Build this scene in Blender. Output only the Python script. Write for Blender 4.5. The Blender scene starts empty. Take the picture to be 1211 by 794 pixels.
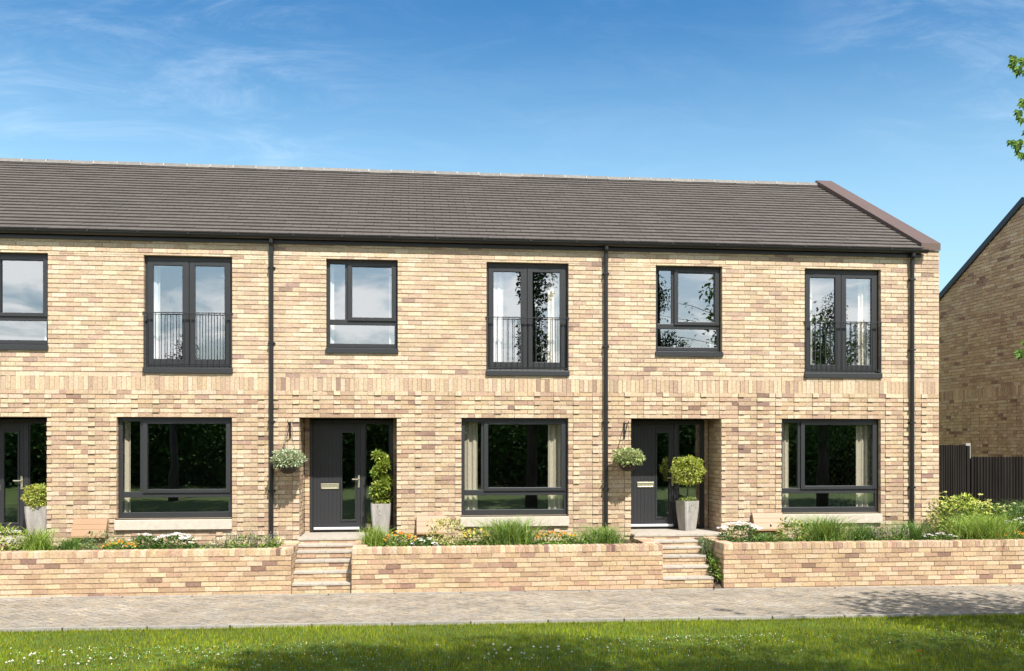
import bpy, math, random
import numpy as np
from mathutils import Vector, Matrix

scene = bpy.context.scene
COL = scene.collection
R = math.radians

# ------------------------------------------------------------------ helpers
class MB:
    """collects faces (with one colour per face) and links them as ONE mesh"""
    def __init__(s):
        s.v = []; s.f = []; s.c = []
    def poly(s, pts, col=(1, 1, 1)):
        n = len(s.v); s.v.extend(pts); s.f.append(tuple(range(n, n + len(pts)))); s.c.append(col)
    def box(s, x0, x1, y0, y1, z0, z1, col=(1, 1, 1), P=None, skip=''):
        c = [(x0, y0, z0), (x1, y0, z0), (x1, y1, z0), (x0, y1, z0), (x0, y0, z1), (x1, y0, z1), (x1, y1, z1), (x0, y1, z1)]
        if P: c = [P(*q) for q in c]
        n = len(s.v); s.v.extend(c)
        for k, q in (('d', (3, 2, 1, 0)), ('u', (4, 5, 6, 7)), ('f', (0, 1, 5, 4)), ('r', (1, 2, 6, 5)), ('b', (2, 3, 7, 6)), ('l', (3, 0, 4, 7))):
            if k in skip: continue
            s.f.append(tuple(n + i for i in q)); s.c.append(col)
    def tube(s, pts, rad, seg=8, col=(1, 1, 1), caps=True):
        pts = [Vector(p) for p in pts]
        if not hasattr(rad, '__len__'): rad = [rad] * len(pts)
        n = len(s.v); a = None
        for i, p in enumerate(pts):
            t = (pts[min(i + 1, len(pts) - 1)] - pts[max(i - 1, 0)]).normalized()
            if a is None:
                a = t.orthogonal().normalized()
            else:
                a = (a - t * a.dot(t)).normalized()
            b = t.cross(a)
            for k in range(seg):
                w = 2 * math.pi * k / seg
                s.v.append(tuple(p + (a * math.cos(w) + b * math.sin(w)) * rad[i]))
        for i in range(len(pts) - 1):
            for k in range(seg):
                k2 = (k + 1) % seg
                s.f.append((n + i * seg + k, n + i * seg + k2, n + (i + 1) * seg + k2, n + (i + 1) * seg + k)); s.c.append(col)
        if caps:
            s.f.append(tuple(n + k for k in reversed(range(seg)))); s.c.append(col)
            m = n + (len(pts) - 1) * seg
            s.f.append(tuple(m + k for k in range(seg))); s.c.append(col)
    def lathe(s, prof, cx, cy, seg=20, col=(1, 1, 1)):
        n = len(s.v)
        for r, z in prof:
            for k in range(seg):
                w = 2 * math.pi * k / seg
                s.v.append((cx + r * math.cos(w), cy + r * math.sin(w), z))
        for i in range(len(prof) - 1):
            for k in range(seg):
                k2 = (k + 1) % seg
                s.f.append((n + i * seg + k, n + i * seg + k2, n + (i + 1) * seg + k2, n + (i + 1) * seg + k)); s.c.append(col)
    def frame(s, x0, x1, z0, z1, l, r, b, t, y0, y1, col=(1, 1, 1)):
        s.box(x0, x0 + l, y0, y1, z0, z1, col); s.box(x1 - r, x1, y0, y1, z0, z1, col)
        s.box(x0 + l, x1 - r, y0, y1, z0, z0 + b, col); s.box(x0 + l, x1 - r, y0, y1, z1 - t, z1, col)
    def mesh(s, name, smooth=False):
        me = bpy.data.meshes.new(name)
        me.from_pydata(s.v, [], s.f)
        at = me.attributes.new('tint', 'FLOAT_COLOR', 'FACE')
        arr = np.ones((len(s.f), 4), np.float32); arr[:, :3] = np.array(s.c, np.float32).reshape(-1, 3)
        at.data.foreach_set('color', arr.ravel())
        if smooth:
            me.polygons.foreach_set('use_smooth', [True] * len(me.polygons))
        me.update()
        return me

def link(name, me, mat, parent=None, loc=(0, 0, 0), bevel=0):
    if len(me.materials) == 0 and mat: me.materials.append(mat)
    o = bpy.data.objects.new(name, me); COL.objects.link(o)
    o.location = loc
    if parent: o.parent = parent
    if bevel:
        m = o.modifiers.new('edge', 'BEVEL'); m.width = bevel; m.segments = 2; m.limit_method = 'ANGLE'
    return o
def add(name, mb, mat, parent=None, smooth=False, loc=(0, 0, 0), bevel=0):
    return link(name, mb.mesh(name, smooth), mat, parent, loc, bevel)
def tag(o, label, cat, group=None):
    o['label'] = label; o['category'] = cat
    if group: o['group'] = group
    return o
def thing(name, label, cat, loc=(0, 0, 0), group=None, rz=0):
    o = bpy.data.objects.new(name, None); COL.objects.link(o); o.location = loc; o.rotation_euler = (0, 0, rz)
    o.empty_display_size = .2
    return tag(o, label, cat, group)
def struct(o, kind='structure'):
    o['kind'] = kind
    return o

# ------------------------------------------------------------------ materials
def mat(name, col, rough=.6, noise=None, bump=None, tint=True, spec=.4, metal=0, coarse=None, trans=0):
    m = bpy.data.materials.new(name); m.use_nodes = True
    nt = m.node_tree; N = nt.nodes; L = nt.links
    p = N['Principled BSDF']
    p.inputs['Roughness'].default_value = rough; p.inputs['Metallic'].default_value = metal
    p.inputs['Specular IOR Level'].default_value = spec
    rgb = N.new('ShaderNodeRGB'); rgb.outputs[0].default_value = (*col, 1)
    cur = rgb.outputs[0]
    def mul(sock):
        nonlocal cur
        x = N.new('ShaderNodeMix'); x.data_type = 'RGBA'; x.blend_type = 'MULTIPLY'; x.inputs[0].default_value = 1
        L.new(cur, x.inputs[6]); L.new(sock, x.inputs[7]); cur = x.outputs[2]
    if tint:
        a = N.new('ShaderNodeAttribute'); a.attribute_name = 'tint'; mul(a.outputs['Color'])
    tc = N.new('ShaderNodeTexCoord')
    for nz in (noise, coarse):
        if nz:
            sc, lo, hi = nz[:3]
            n = N.new('ShaderNodeTexNoise'); n.inputs['Scale'].default_value = sc; n.inputs['Detail'].default_value = 5
            n.inputs['Roughness'].default_value = .6
            if len(nz) > 3:
                mp = N.new('ShaderNodeMapping'); mp.inputs['Scale'].default_value = nz[3]
                L.new(tc.outputs['Object'], mp.inputs[0]); L.new(mp.outputs[0], n.inputs['Vector'])
            else:
                L.new(tc.outputs['Object'], n.inputs['Vector'])
            mr = N.new('ShaderNodeMapRange'); mr.inputs[1].default_value = .3; mr.inputs[2].default_value = .7
            mr.inputs[3].default_value = lo; mr.inputs[4].default_value = hi
            L.new(n.outputs[0], mr.inputs[0]); mul(mr.outputs[0])
    L.new(cur, p.inputs['Base Color'])
    if bump:
        n = N.new('ShaderNodeTexNoise'); n.inputs['Scale'].default_value = bump[0]; n.inputs['Detail'].default_value = 4
        L.new(tc.outputs['Object'], n.inputs['Vector'])
        b = N.new('ShaderNodeBump'); b.inputs['Strength'].default_value = bump[1]; b.inputs['Distance'].default_value = bump[2]
        L.new(n.outputs[0], b.inputs['Height']); L.new(b.outputs[0], p.inputs['Normal'])
    if trans:
        t = N.new('ShaderNodeBsdfTranslucent'); L.new(cur, t.inputs['Color'])
        mx = N.new('ShaderNodeMixShader'); mx.inputs[0].default_value = trans
        L.new(p.outputs[0], mx.inputs[1]); L.new(t.outputs[0], mx.inputs[2])
        L.new(mx.outputs[0], N['Material Output'].inputs['Surface'])
    return m

M = {}
M['brick'] = mat('brick', (1, 1, 1), .9, noise=(30, .76, 1.18), bump=(55, .7, .006), spec=.15, coarse=(2.0, .87, 1.06, (1, 1, .28)))
M['tile'] = mat('roof_tile', (1, 1, 1), .75, noise=(20, .88, 1.1), coarse=(.6, .93, 1.05), bump=(60, .4, .003), spec=.3)
M['ridge'] = mat('ridge_tile', (.165, .15, .13), .8, noise=(9, .8, 1.15), bump=(60, .3, .003))
M['mortar'] = mat('pale_mortar', (.34, .32, .28), .9, tint=False)
M['verge'] = mat('brown_metal', (.115, .075, .057), .5, noise=(2, .93, 1.06), spec=.4)
M['black'] = mat('black_plastic', (.010, .010, .010), .4, spec=.5, tint=False)
M['frame'] = mat('anthracite_frame', (.024, .024, .025), .42, spec=.5, tint=False, coarse=(1.5, .93, 1.06))
M['door'] = mat('anthracite_door', (.021, .021, .023), .45, spec=.5, tint=False, bump=(300, .1, .001))
M['steel'] = mat('satin_metal', (.62, .56, .40), .35, metal=.85, tint=False)
M['alu'] = mat('aluminium', (.75, .76, .78), .35, metal=.6, tint=False)
M['stone'] = mat('cast_stone', (.50, .43, .345), .8, noise=(14, .88, 1.08), bump=(80, .3, .002))
M['slab'] = mat('paving_slab', (.37, .325, .265), .8, noise=(10, .82, 1.1), bump=(60, .3, .002))
M['box'] = mat('tan_plastic', (.30, .175, .092), .5, spec=.4, tint=False, noise=(4, .95, 1.04))
M['dark'] = mat('dark_slot', (.01, .01, .01), .6, tint=False)
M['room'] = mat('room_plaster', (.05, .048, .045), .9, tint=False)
M['curtain'] = mat('cream_fabric', (.90, .80, .62), .9, tint=False, noise=(30, .95, 1.03), trans=.25)
M['sheer'] = mat('white_fabric', (.86, .85, .82), .9, tint=False, noise=(30, .96, 1.02), trans=.25)
M['pot'] = mat('grey_stone_pot', (.32, .295, .265), .85, noise=(12, .7, 1.15, (1, 1, .25)), bump=(40, .5, .006), tint=False)
M['potdark'] = mat('dark_basket', (.05, .035, .028), .8, noise=(40, .6, 1.3), bump=(60, .6, .006))
M['soil'] = mat('soil', (.075, .05, .032), .95, noise=(15, .6, 1.3), bump=(25, .8, .03), tint=False)
M['leaf'] = mat('leaf', (1, 1, 1), .5, spec=.35, trans=.3)
M['leafdull'] = mat('leaf_dull', (1, 1, 1), .8, spec=.08, trans=.06)
M['grass'] = mat('grass_blade', (1, 1, 1), .7, spec=.1, trans=.35)
M['petal'] = mat('petal', (1, 1, 1), .7, spec=.2, trans=.2)
M['bark'] = mat('bark', (.12, .09, .065), .9, noise=(8, .6, 1.3, (1, 1, .2)), bump=(20, .8, .02), tint=False)
M['ground'] = mat('lawn_ground', (.07, .11, .008), .95, noise=(3, .75, 1.25), coarse=(.35, .8, 1.2), bump=(60, .8, .02), tint=False)
M['paver'] = mat('paver', (1, 1, 1), .9, noise=(26, .68, 1.22), coarse=(1.3, .78, 1.12, (.6, 1, 1)), bump=(50, .5, .004), spec=.25)
M['edging'] = mat('concrete_edging', (.29, .265, .23), .85, noise=(12, .8, 1.1), bump=(60, .3, .003))
M['fence'] = mat('dark_timber', (.016, .0135, .0115), .85, noise=(10, .7, 1.4, (1, 1, .08)), spec=.1)
M['post'] = mat('concrete_post', (.33, .31, .28), .85, noise=(10, .85, 1.1))

def glass_mat():
    m = bpy.data.materials.new('window_glass'); m.use_nodes = True
    nt = m.node_tree; N = nt.nodes; L = nt.links; N.remove(N['Principled BSDF'])
    t = N.new('ShaderNodeBsdfTransparent'); t.inputs[0].default_value = (.95, .96, .95, 1)
    g = N.new('ShaderNodeBsdfGlossy'); g.inputs['Roughness'].default_value = .0; g.inputs[0].default_value = (.93, .96, 1, 1)
    fr = N.new('ShaderNodeLayerWeight'); pw = N.new('ShaderNodeMath'); pw.operation = 'POWER'; pw.inputs[1].default_value = 4
    L.new(fr.outputs['Facing'], pw.inputs[0])
    ma = N.new('ShaderNodeMath'); ma.operation = 'MULTIPLY_ADD'; ma.inputs[1].default_value = .5; ma.inputs[2].default_value = .29
    L.new(pw.outputs[0], ma.inputs[0])
    mx = N.new('ShaderNodeMixShader'); L.new(ma.outputs[0], mx.inputs[0]); L.new(t.outputs[0], mx.inputs[1]); L.new(g.outputs[0], mx.inputs[2])
    tc = N.new('ShaderNodeTexCoord'); n = N.new('ShaderNodeTexNoise'); n.inputs['Scale'].default_value = 1.1; n.inputs['Detail'].default_value = 1
    L.new(tc.outputs['Object'], n.inputs['Vector'])
    b = N.new('ShaderNodeBump'); b.inputs['Strength'].default_value = .12; b.inputs['Distance'].default_value = .02
    L.new(n.outputs[0], b.inputs['Height']); L.new(b.outputs[0], g.inputs['Normal'])
    L.new(mx.outputs[0], N['Material Output'].inputs['Surface'])
    return m
M['glass'] = glass_mat()

# ------------------------------------------------------------------ brickwork
MORTAR = (.51, .42, .29)
def jit(c, r, a=.06):
    k = 1 + r.uniform(-a, a)
    return (c[0] * k, c[1] * k * (1 + r.uniform(-.03, .03)), c[2] * k * (1 + r.uniform(-.06, .06)))
def brick_colour(r, k, i, dark=.5):
    cl = math.sin(k * 1.7 + i * .9) + math.sin(k * .63 - i * .41 + 2) + r.uniform(-1.6, 1.6)
    x = r.random()
    if cl > .8 and x > 1 - .12 * dark: return jit((.27, .17, .14), r, .18)    # purplish brown
    if cl > 1.4 and x < .5: return jit((.425, .29, .21), r, .13)            # pinkish tan
    if x < .26: return jit((.64, .53, .37), r)                               # cream
    if x < .60: return jit((.57, .447, .30), r)                             # buff
    if x < .80: return jit((.525, .395, .258), r, .08)                         # honey
    return jit((.475, .345, .238), r, .1)                                      # tan
def pieces(style, k, u0, u1):
    if style == 'soldier':
        i = math.floor(u0 / .075)
        while i * .075 < u1:
            yield i, i * .075, (i + 1) * .075, 0; i += 1
    elif style == 'relief':
        off = (k % 2) * .3375
        i = math.floor((u0 - off) / .675) - 1
        while i * .675 + off < u1:
            b = i * .675 + off
            yield i * 4, b, b + .1125, 1
            yield i * 4 + 1, b + .1125, b + .3375, 0
            yield i * 4 + 2, b + .3375, b + .5625, 0
            yield i * 4 + 3, b + .5625, b + .675, 0
            i += 1
    else:
        off = (k % 2) * .1125 + (.1125 * .5 if style == 'rough' and k % 4 > 1 else 0)
        i = math.floor((u0 - off) / .225)
        while i * .225 + off < u1:
            yield i, i * .225 + off, (i + 1) * .225 + off, 0; i += 1

def brickwork(mb, P, u0, u1, z0, z1, holes=(), seed=1, style='plain', zref=2.653, dark=.5, gable=None, thick=.1, shade=(1, 1, 1), relief=.015, course=.075, mix=.12):
    """bricks proud of a mortar bed; P(u, d, z) -> world, d = outward distance. holes = (u0,u1,z0,z1). gable(z)->(ua,ub)"""
    r = random.Random(seed)
    k0 = math.floor((z0 - zref) / course + 1e-6); k1 = math.ceil((z1 - zref) / course - 1e-6)
    j = .007; jv = .003
    for k in range(k0, k1):
        za, zb = max(zref + k * course, z0), min(zref + (k + 1) * course, z1)
        if zb - za < .006: continue
        ua, ub = (u0, u1)
        if gable:
            g = gable((za + zb) / 2); ua, ub = max(ua, g[0]), min(ub, g[1])
            if ub - ua < .05: continue
        cuts = [za, zb] + [h[t] for h in holes for t in (2, 3) if za + .004 < h[t] < zb - .004]
        cuts = sorted(set(cuts))
        cells = list(pieces(style, k, ua, ub))
        info = {}
        for (i, a, b, pr) in cells:
            c = brick_colour(r, k, i, dark)
            if pr: c = jit((.66, .54, .38), r, .05) if r.random() < .75 else c
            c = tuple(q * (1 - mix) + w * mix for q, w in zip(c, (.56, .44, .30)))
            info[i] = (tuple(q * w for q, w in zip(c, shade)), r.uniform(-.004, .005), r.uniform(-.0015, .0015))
        for m in range(len(cuts) - 1):
            c0, c1 = cuts[m], cuts[m + 1]
            zm = (c0 + c1) / 2
            seg = [(ua, ub)]
            for h in holes:
                if h[2] < zm < h[3]:
                    ns = []
                    for s0, s1 in seg:
                        if h[1] <= s0 or h[0] >= s1: ns.append((s0, s1)); continue
                        if h[0] > s0: ns.append((s0, h[0]))
                        if h[1] < s1: ns.append((h[1], s1))
                    seg = ns
            lo = c0 + (j if c0 == za and za > z0 + 1e-6 else .0005); hi = c1 - (j if c1 == zb and zb < z1 - 1e-6 else .0005)
            if hi - lo < .006: continue
            for s0, s1 in seg:
                for (i, a, b, pr) in cells:
                    x0 = max(a + jv, s0); x1 = min(b - jv, s1)
                    if x1 - x0 < .012: continue
                    c, d, dz = info[i]
                    d += relief * pr
                    mb.box(x0, x1, d, -thick, lo + dz * (c0 == za), hi + dz * (c1 == zb), c, P=lambda u, w, z: P(u, w, z), skip='b')
    # mortar bed: grid cells outside the holes
    us = sorted(set([u0, u1] + [q for h in holes for q in (h[0] - .003, h[1] + .003) if u0 < q < u1]))
    zs = sorted(set([z0, z1] + [q for h in holes for q in (h[2] - .003, h[3] + .003) if z0 < q < z1]))
    mc = tuple(q * w for q, w in zip(MORTAR, shade))
    if gable:
        zz = z0
        while zz < z1 - 1e-6:
            z2 = min(zz + course, z1); ga = gable(zz + .0); gb = gable(z2)
            mb.poly([P(max(u0, ga[0]), -.010, zz), P(min(u1, ga[1]), -.010, zz), P(min(u1, gb[1]), -.010, z2), P(max(u0, gb[0]), -.010, z2)], mc); zz = z2
    else:
        for a in range(len(us) - 1):
            for b in range(len(zs) - 1):
                um, zm = (us[a] + us[a + 1]) / 2, (zs[b] + zs[b + 1]) / 2
                if any(h[0] - .003 < um < h[1] + .003 and h[2] - .003 < zm < h[3] + .003 for h in holes): continue
                mb.poly([P(us[a], -.010, zs[b]), P(us[a + 1], -.010, zs[b]), P(us[a + 1], -.010, zs[b + 1]), P(us[a], -.010, zs[b + 1])], mc)
        for h in holes:
            e = .003
            a, b, c, d = h[0] - e, h[1] + e, h[2] - e, h[3] + e
            mb.poly([P(a, -.010, c), P(a, -thick, c), P(a, -thick, d), P(a, -.010, d)], mc)
            mb.poly([P(b, -.010, c), P(b, -thick, c), P(b, -thick, d), P(b, -.010, d)], mc)
            mb.poly([P(a, -.010, d), P(a, -thick, d), P(b, -thick, d), P(b, -.010, d)], mc)
            mb.poly([P(a, -.010, c), P(a, -thick, c), P(b, -thick, c), P(b, -.010, c)], mc)

def gz(x):                         # lie of the land: falls gently to the right
    return -.757 - .0042 * (x - 2)

# ------------------------------------------------------------------ terrace
W = 5.625
DOOR = (.447, 2.06, 0.0, 1.978)
GW = (3.145, 4.982, .318, 1.988)
SILL = (3.125, 4.985, .145, .318)
FW = (3.572, 4.984, 2.707, 4.636)
CW = (.888, 2.075, 3.063, 4.640)
REC = .72                          # depth of the door recess
EY, EZ, RY, RZ = -.10, 5.005, 4.40, 7.33
SL = (RZ - EZ) / (RY - EY)
cache = {}
def cached(key, fn):
    if key not in cache: cache[key] = fn()
    return cache[key]

def part(name, key, fn, m, parent, smooth=False, bevel=0):
    def go():
        b = MB(); fn(b); return b.mesh(name, smooth)
    me = cached(key, go) if key else go()
    return link(name, me, M[m], parent, bevel=bevel)

def casement(h, win, kind):
    """frame > sash, pane, sill of one three-light window"""
    x0, x1, z0, z1 = win
    up = kind == 'upper'
    if up:
        b0 = z0 + .105; fl = .052; mx0 = x0 + .305; lt = .052; tr0, tr1 = z0 + .485, z0 + .575; ft = .068
    else:
        b0 = z0; fl = .06; mx0 = x0 + .345; lt = .06; tr0, tr1 = z0 + .345, z0 + .44; ft = .07
    yf, yb = .095, .165
    def fr(b):
        b.frame(x0 + .003, x1 - .003, b0, z1 - .003, fl, fl, .065 if up else .1, ft, yf, yb)
        b.box(x0 + fl + .003, x1 - fl - .003, yf + .002, yb, tr0, tr1)
        b.box(mx0, mx0 + .055, yf + .004, yb, tr1, z1 - ft - .003)
    f = part('window', 'fr' + kind, fr, 'frame', h, bevel=.004)
    def sa(b):
        b.frame(mx0 + .045, x1 - fl + .022, tr1 - .022, z1 - ft + .02, .072, .075, .06, .06, yf - .022, yf + .03)
    part('sash', 'sa' + kind, sa, 'frame', f, bevel=.004)
    def pn(b):
        y = yf + .028
        b.box(x0 + fl + .003, mx0, y, y + .006, tr1, z1 - ft - .003)
        b.box(mx0 + .055, x1 - fl - .003, y + .004, y + .010, tr1, z1 - ft - .003)
        b.box(x0 + fl + .003, x1 - fl - .003, y + .008, y + .014, b0 + (.065 if up else .1), tr0)
    def pn1(b):                     # single-surface sheets reflect once
        y = yf + .028
        for a, c, e, g in ((x0 + fl, mx0 + .01, tr1 - .01, z1 - ft), (mx0 + .05, x1 - fl, tr1 - .01, z1 - ft), (x0 + fl, x1 - fl, b0 + (.06 if up else .095), tr0 + .01)):
            b.poly([(a, y, e), (c, y, e), (c, y, g), (a, y, g)])
    part('pane', 'pn' + kind, pn1, 'glass', f)
    if up:
        def si(b):
            b.poly([(x0 - .01, -.03, z0 + .075), (x1 + .01, -.03, z0 + .075), (x1 + .01, yf, b0 - .002), (x0 - .01, yf, b0 - .002)][::1])
            b.box(x0 - .01, x1 + .01, -.03, yf + .03, z0, z0 + .075, skip='u'); b.box(x0, x1, yf - .004, yb, z0 + .075, b0 - .003)
        part('sill', 'si' + kind, si, 'frame', f)
    else:
        def si(b):
            a, c, e, g = SILL
            pts = [(-.055, e), (-.055, g - .022), (.14, g - .002), (.14, e)]
            for q in range(4):
                p, n = pts[q], pts[(q + 1) % 4]
                b.poly([(a, p[0], p[1]), (c, p[0], p[1]), (c, n[0], n[1]), (a, n[0], n[1])])
            b.poly([(a, p[0], p[1]) for p in pts]); b.poly([(c, p[0], p[1]) for p in pts[::-1]])
        part('sill', 'si' + kind, si, 'stone', f)
    return f

def french(h):
    x0, x1, z0, z1 = FW; yf, yb = .09, .16; b0 = z0 + .115
    xm = (x0 + x1) / 2
    def fr(b):
        b.frame(x0 + .003, x1 - .003, b0, z1 - .003, .035, .035, .03, .07, yf, yb)
    f = part('french_window', 'frf', fr, 'frame', h, bevel=.003)
    def sash(k):
        a, c = (x0 + .04, xm - .004) if k == 0 else (xm + .004, x1 - .04)
        def s(b): b.frame(a, c, b0 + .034, z1 - .076, .088, .105 if k == 0 else .098, .09, .07, yf - .02, yf + .04)
        return s
    def pane(k):
        a, c = (x0 + .12, xm - .1) if k == 0 else (xm + .09, x1 - .125)
        def s(b): b.poly([(a, yf + .012, b0 + .11), (c, yf + .012, b0 + .11), (c, yf + .012, z1 - .13), (a, yf + .012, z1 - .13)])
        return s
    for k in (0, 1):
        part('sash', 'fs%d' % k, sash(k), 'frame', f, bevel=.003); part('pane', 'fp%d' % k, pane(k), 'glass', f)
    def si(b):
        b.box(x0 - .012, x1 + .012, -.035, yb, z0, z0 + .085)
        b.box(x0, x1, yf - .006, yb, z0 + .085, b0 - .002)
    part('sill', 'fsi', si, 'frame', f, bevel=.004)
    def rail(b):
        b.box(x0 - .015, x1 + .015, -.028, -.004, z0 + .985, z0 + .999)
        b.box(x0 + .0, x1 - .0, -.024, -.010, z0 + .125, z0 + .137)
        for xx in (x0 + .004, x1 - .022): b.box(xx, xx + .018, -.026, -.006, z0 + .085, z0 + .985)
    j = part('balustrade', 'fra', rail, 'frame', h)
    def bars(b):
        n = 15
        for i in range(1, n):
            x = x0 + (x1 - x0) * i / n
            b.box(x - .005, x + .005, -.022, -.010, z0 + .137, z0 + .985)
    part('balusters', 'fba', bars, 'frame', j)

def front_door(h):
    y = REC
    fx0, fx1 = .54, 1.985
    zt = 1.965
    def fr(b):
        b.box(fx0, fx0 + .055, y, y + .07, .012, zt); b.box(fx1 - .06, fx1, y, y + .07, .012, zt)
        b.box(fx0 + .055, fx1 - .06, y, y + .07, zt - .06, zt)
        b.box(1.415, 1.50, y + .002, y + .07, .012, zt - .06)
        b.box(1.50, fx1 - .06, y + .004, y + .07, .012, .05)
        b.box(fx0 + .055, 1.415, y + .004, y + .07, .012, .03)
    f = part('door_frame', 'dfr', fr, 'frame', h, bevel=.004)
    part('sidelight', 'dsl', lambda b: b.poly([(1.50, y + .03, .05), (fx1 - .06, y + .03, .05), (fx1 - .06, y + .03, zt - .06), (1.50, y + .03, zt - .06)]), 'glass', f)
    part('bead', 'dbd', lambda b: b.frame(1.505, fx1 - .065, .055, zt - .065, .012, .012, .012, .012, y + .010, y + .028), 'frame', f)
    lx0, lx1 = .6, 1.41
    gx0, gx1, g0, g1 = 1.10, 1.325, .215, 1.74
    def leaf(b):
        yy = y + .012
        n = 7; w = (gx0 - .03 - lx0) / n
        for i in range(n):          # tongued boards left of the glazed slot
            b.box(lx0 + i * w + .003, lx0 + (i + 1) * w - .003, yy, y + .06, .035, zt - .065)
        b.box(lx0, gx0 - .03, yy + .006, y + .058, .037, zt - .067)
        b.box(gx0 - .03, lx1, yy + .001, y + .06, .035, g0 - .03); b.box(gx0 - .03, lx1, yy + .001, y + .06, g1 + .03, zt - .065)
        b.box(gx1 + .03, lx1, yy + .001, y + .06, g0 - .03, g1 + .03)
        b.frame(gx0 - .028, gx1 + .028, g0 - .028, g1 + .028, .03, .03, .03, .03, yy - .012, y + .05)
    d = part('door', 'dlf', leaf, 'door', h)
    part('glazing', 'dgl', lambda b: b.poly([(gx0, y + .03, g0), (gx1, y + .03, g0), (gx1, y + .03, g1), (gx0, y + .03, g1)]), 'glass', d)
    def lp(b):
        b.frame(.735, 1.045, .755, .85, .018, .018, .018, .018, y - .004, y + .011); b.box(.753, 1.027, y + .002, y + .011, .773, .832)
    part('letter_plate', 'dlp', lp, 'steel', d, bevel=.003)
    def hd(b):
        b.box(1.372, 1.405, y - .002, y + .012, .78, 1.0)
        b.tube([(1.388, y + .004, .925), (1.388, y - .05, .925), (1.375, y - .055, .925), (1.275, y - .055, .925)], .011, 8)
        b.tube([(1.388, y - .002, .83), (1.388, y - .012, .83)], .012, 10)
    part('door_handle', 'dhd', hd, 'steel', d)
    part('weather_bar', 'dwb', lambda b: b.box(lx0 + .01, lx1 - .01, y - .022, y + .011, .045, .088), 'alu', d, bevel=.006)

def roof_tiles(mb, x0, x1, seed):
    r = random.Random(seed)
    L = math.hypot(RY - EY, RZ - EZ); n = 24; g = L / n
    cy, cz = (RY - EY) / L, (RZ - EZ) / L
    def P(x, s, hgt): return (x, EY + s * cy - hgt * cz, EZ + s * cz + hgt * cy)
    mb.poly([P(x0, 0, -.02), P(x1, 0, -.02), P(x1, L, -.02), P(x0, L, -.02)], (.02, .02, .02))
    for k in range(n):
        off = .15 * (k % 2)
        i = math.floor((x0 - off) / .3)
        while i * .3 + off < x1:
            a, c = max(x0, i * .3 + off + .0025), min(x1, (i + 1) * .3 + off - .0025)
            i += 1
            if c - a < .02: continue
            t = 1 + r.gauss(0, .05); t = max(.72, min(1.3, t))
            col = (.095 * t, .079 * t, .067 * t)
            s0 = k * g + r.uniform(-.0015, .0015); s1 = (k + 1) * g + .03
            h0 = .026 + r.uniform(-.001, .0015); h1 = h0 - .026
            A, B, C, D = P(a, s0, h0), P(c, s0, h0), P(c, s1, h1), P(a, s1, h1)
            A2, B2 = P(a, s0, h0 - .022), P(c, s0, h0 - .022)
            mb.poly([A, B, C, D], col); mb.poly([A2, B2, B, A], tuple(q * 1.0 for q in col))
            mb.poly([A2, A, D], col); mb.poly([B, B2, C], col)

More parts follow.
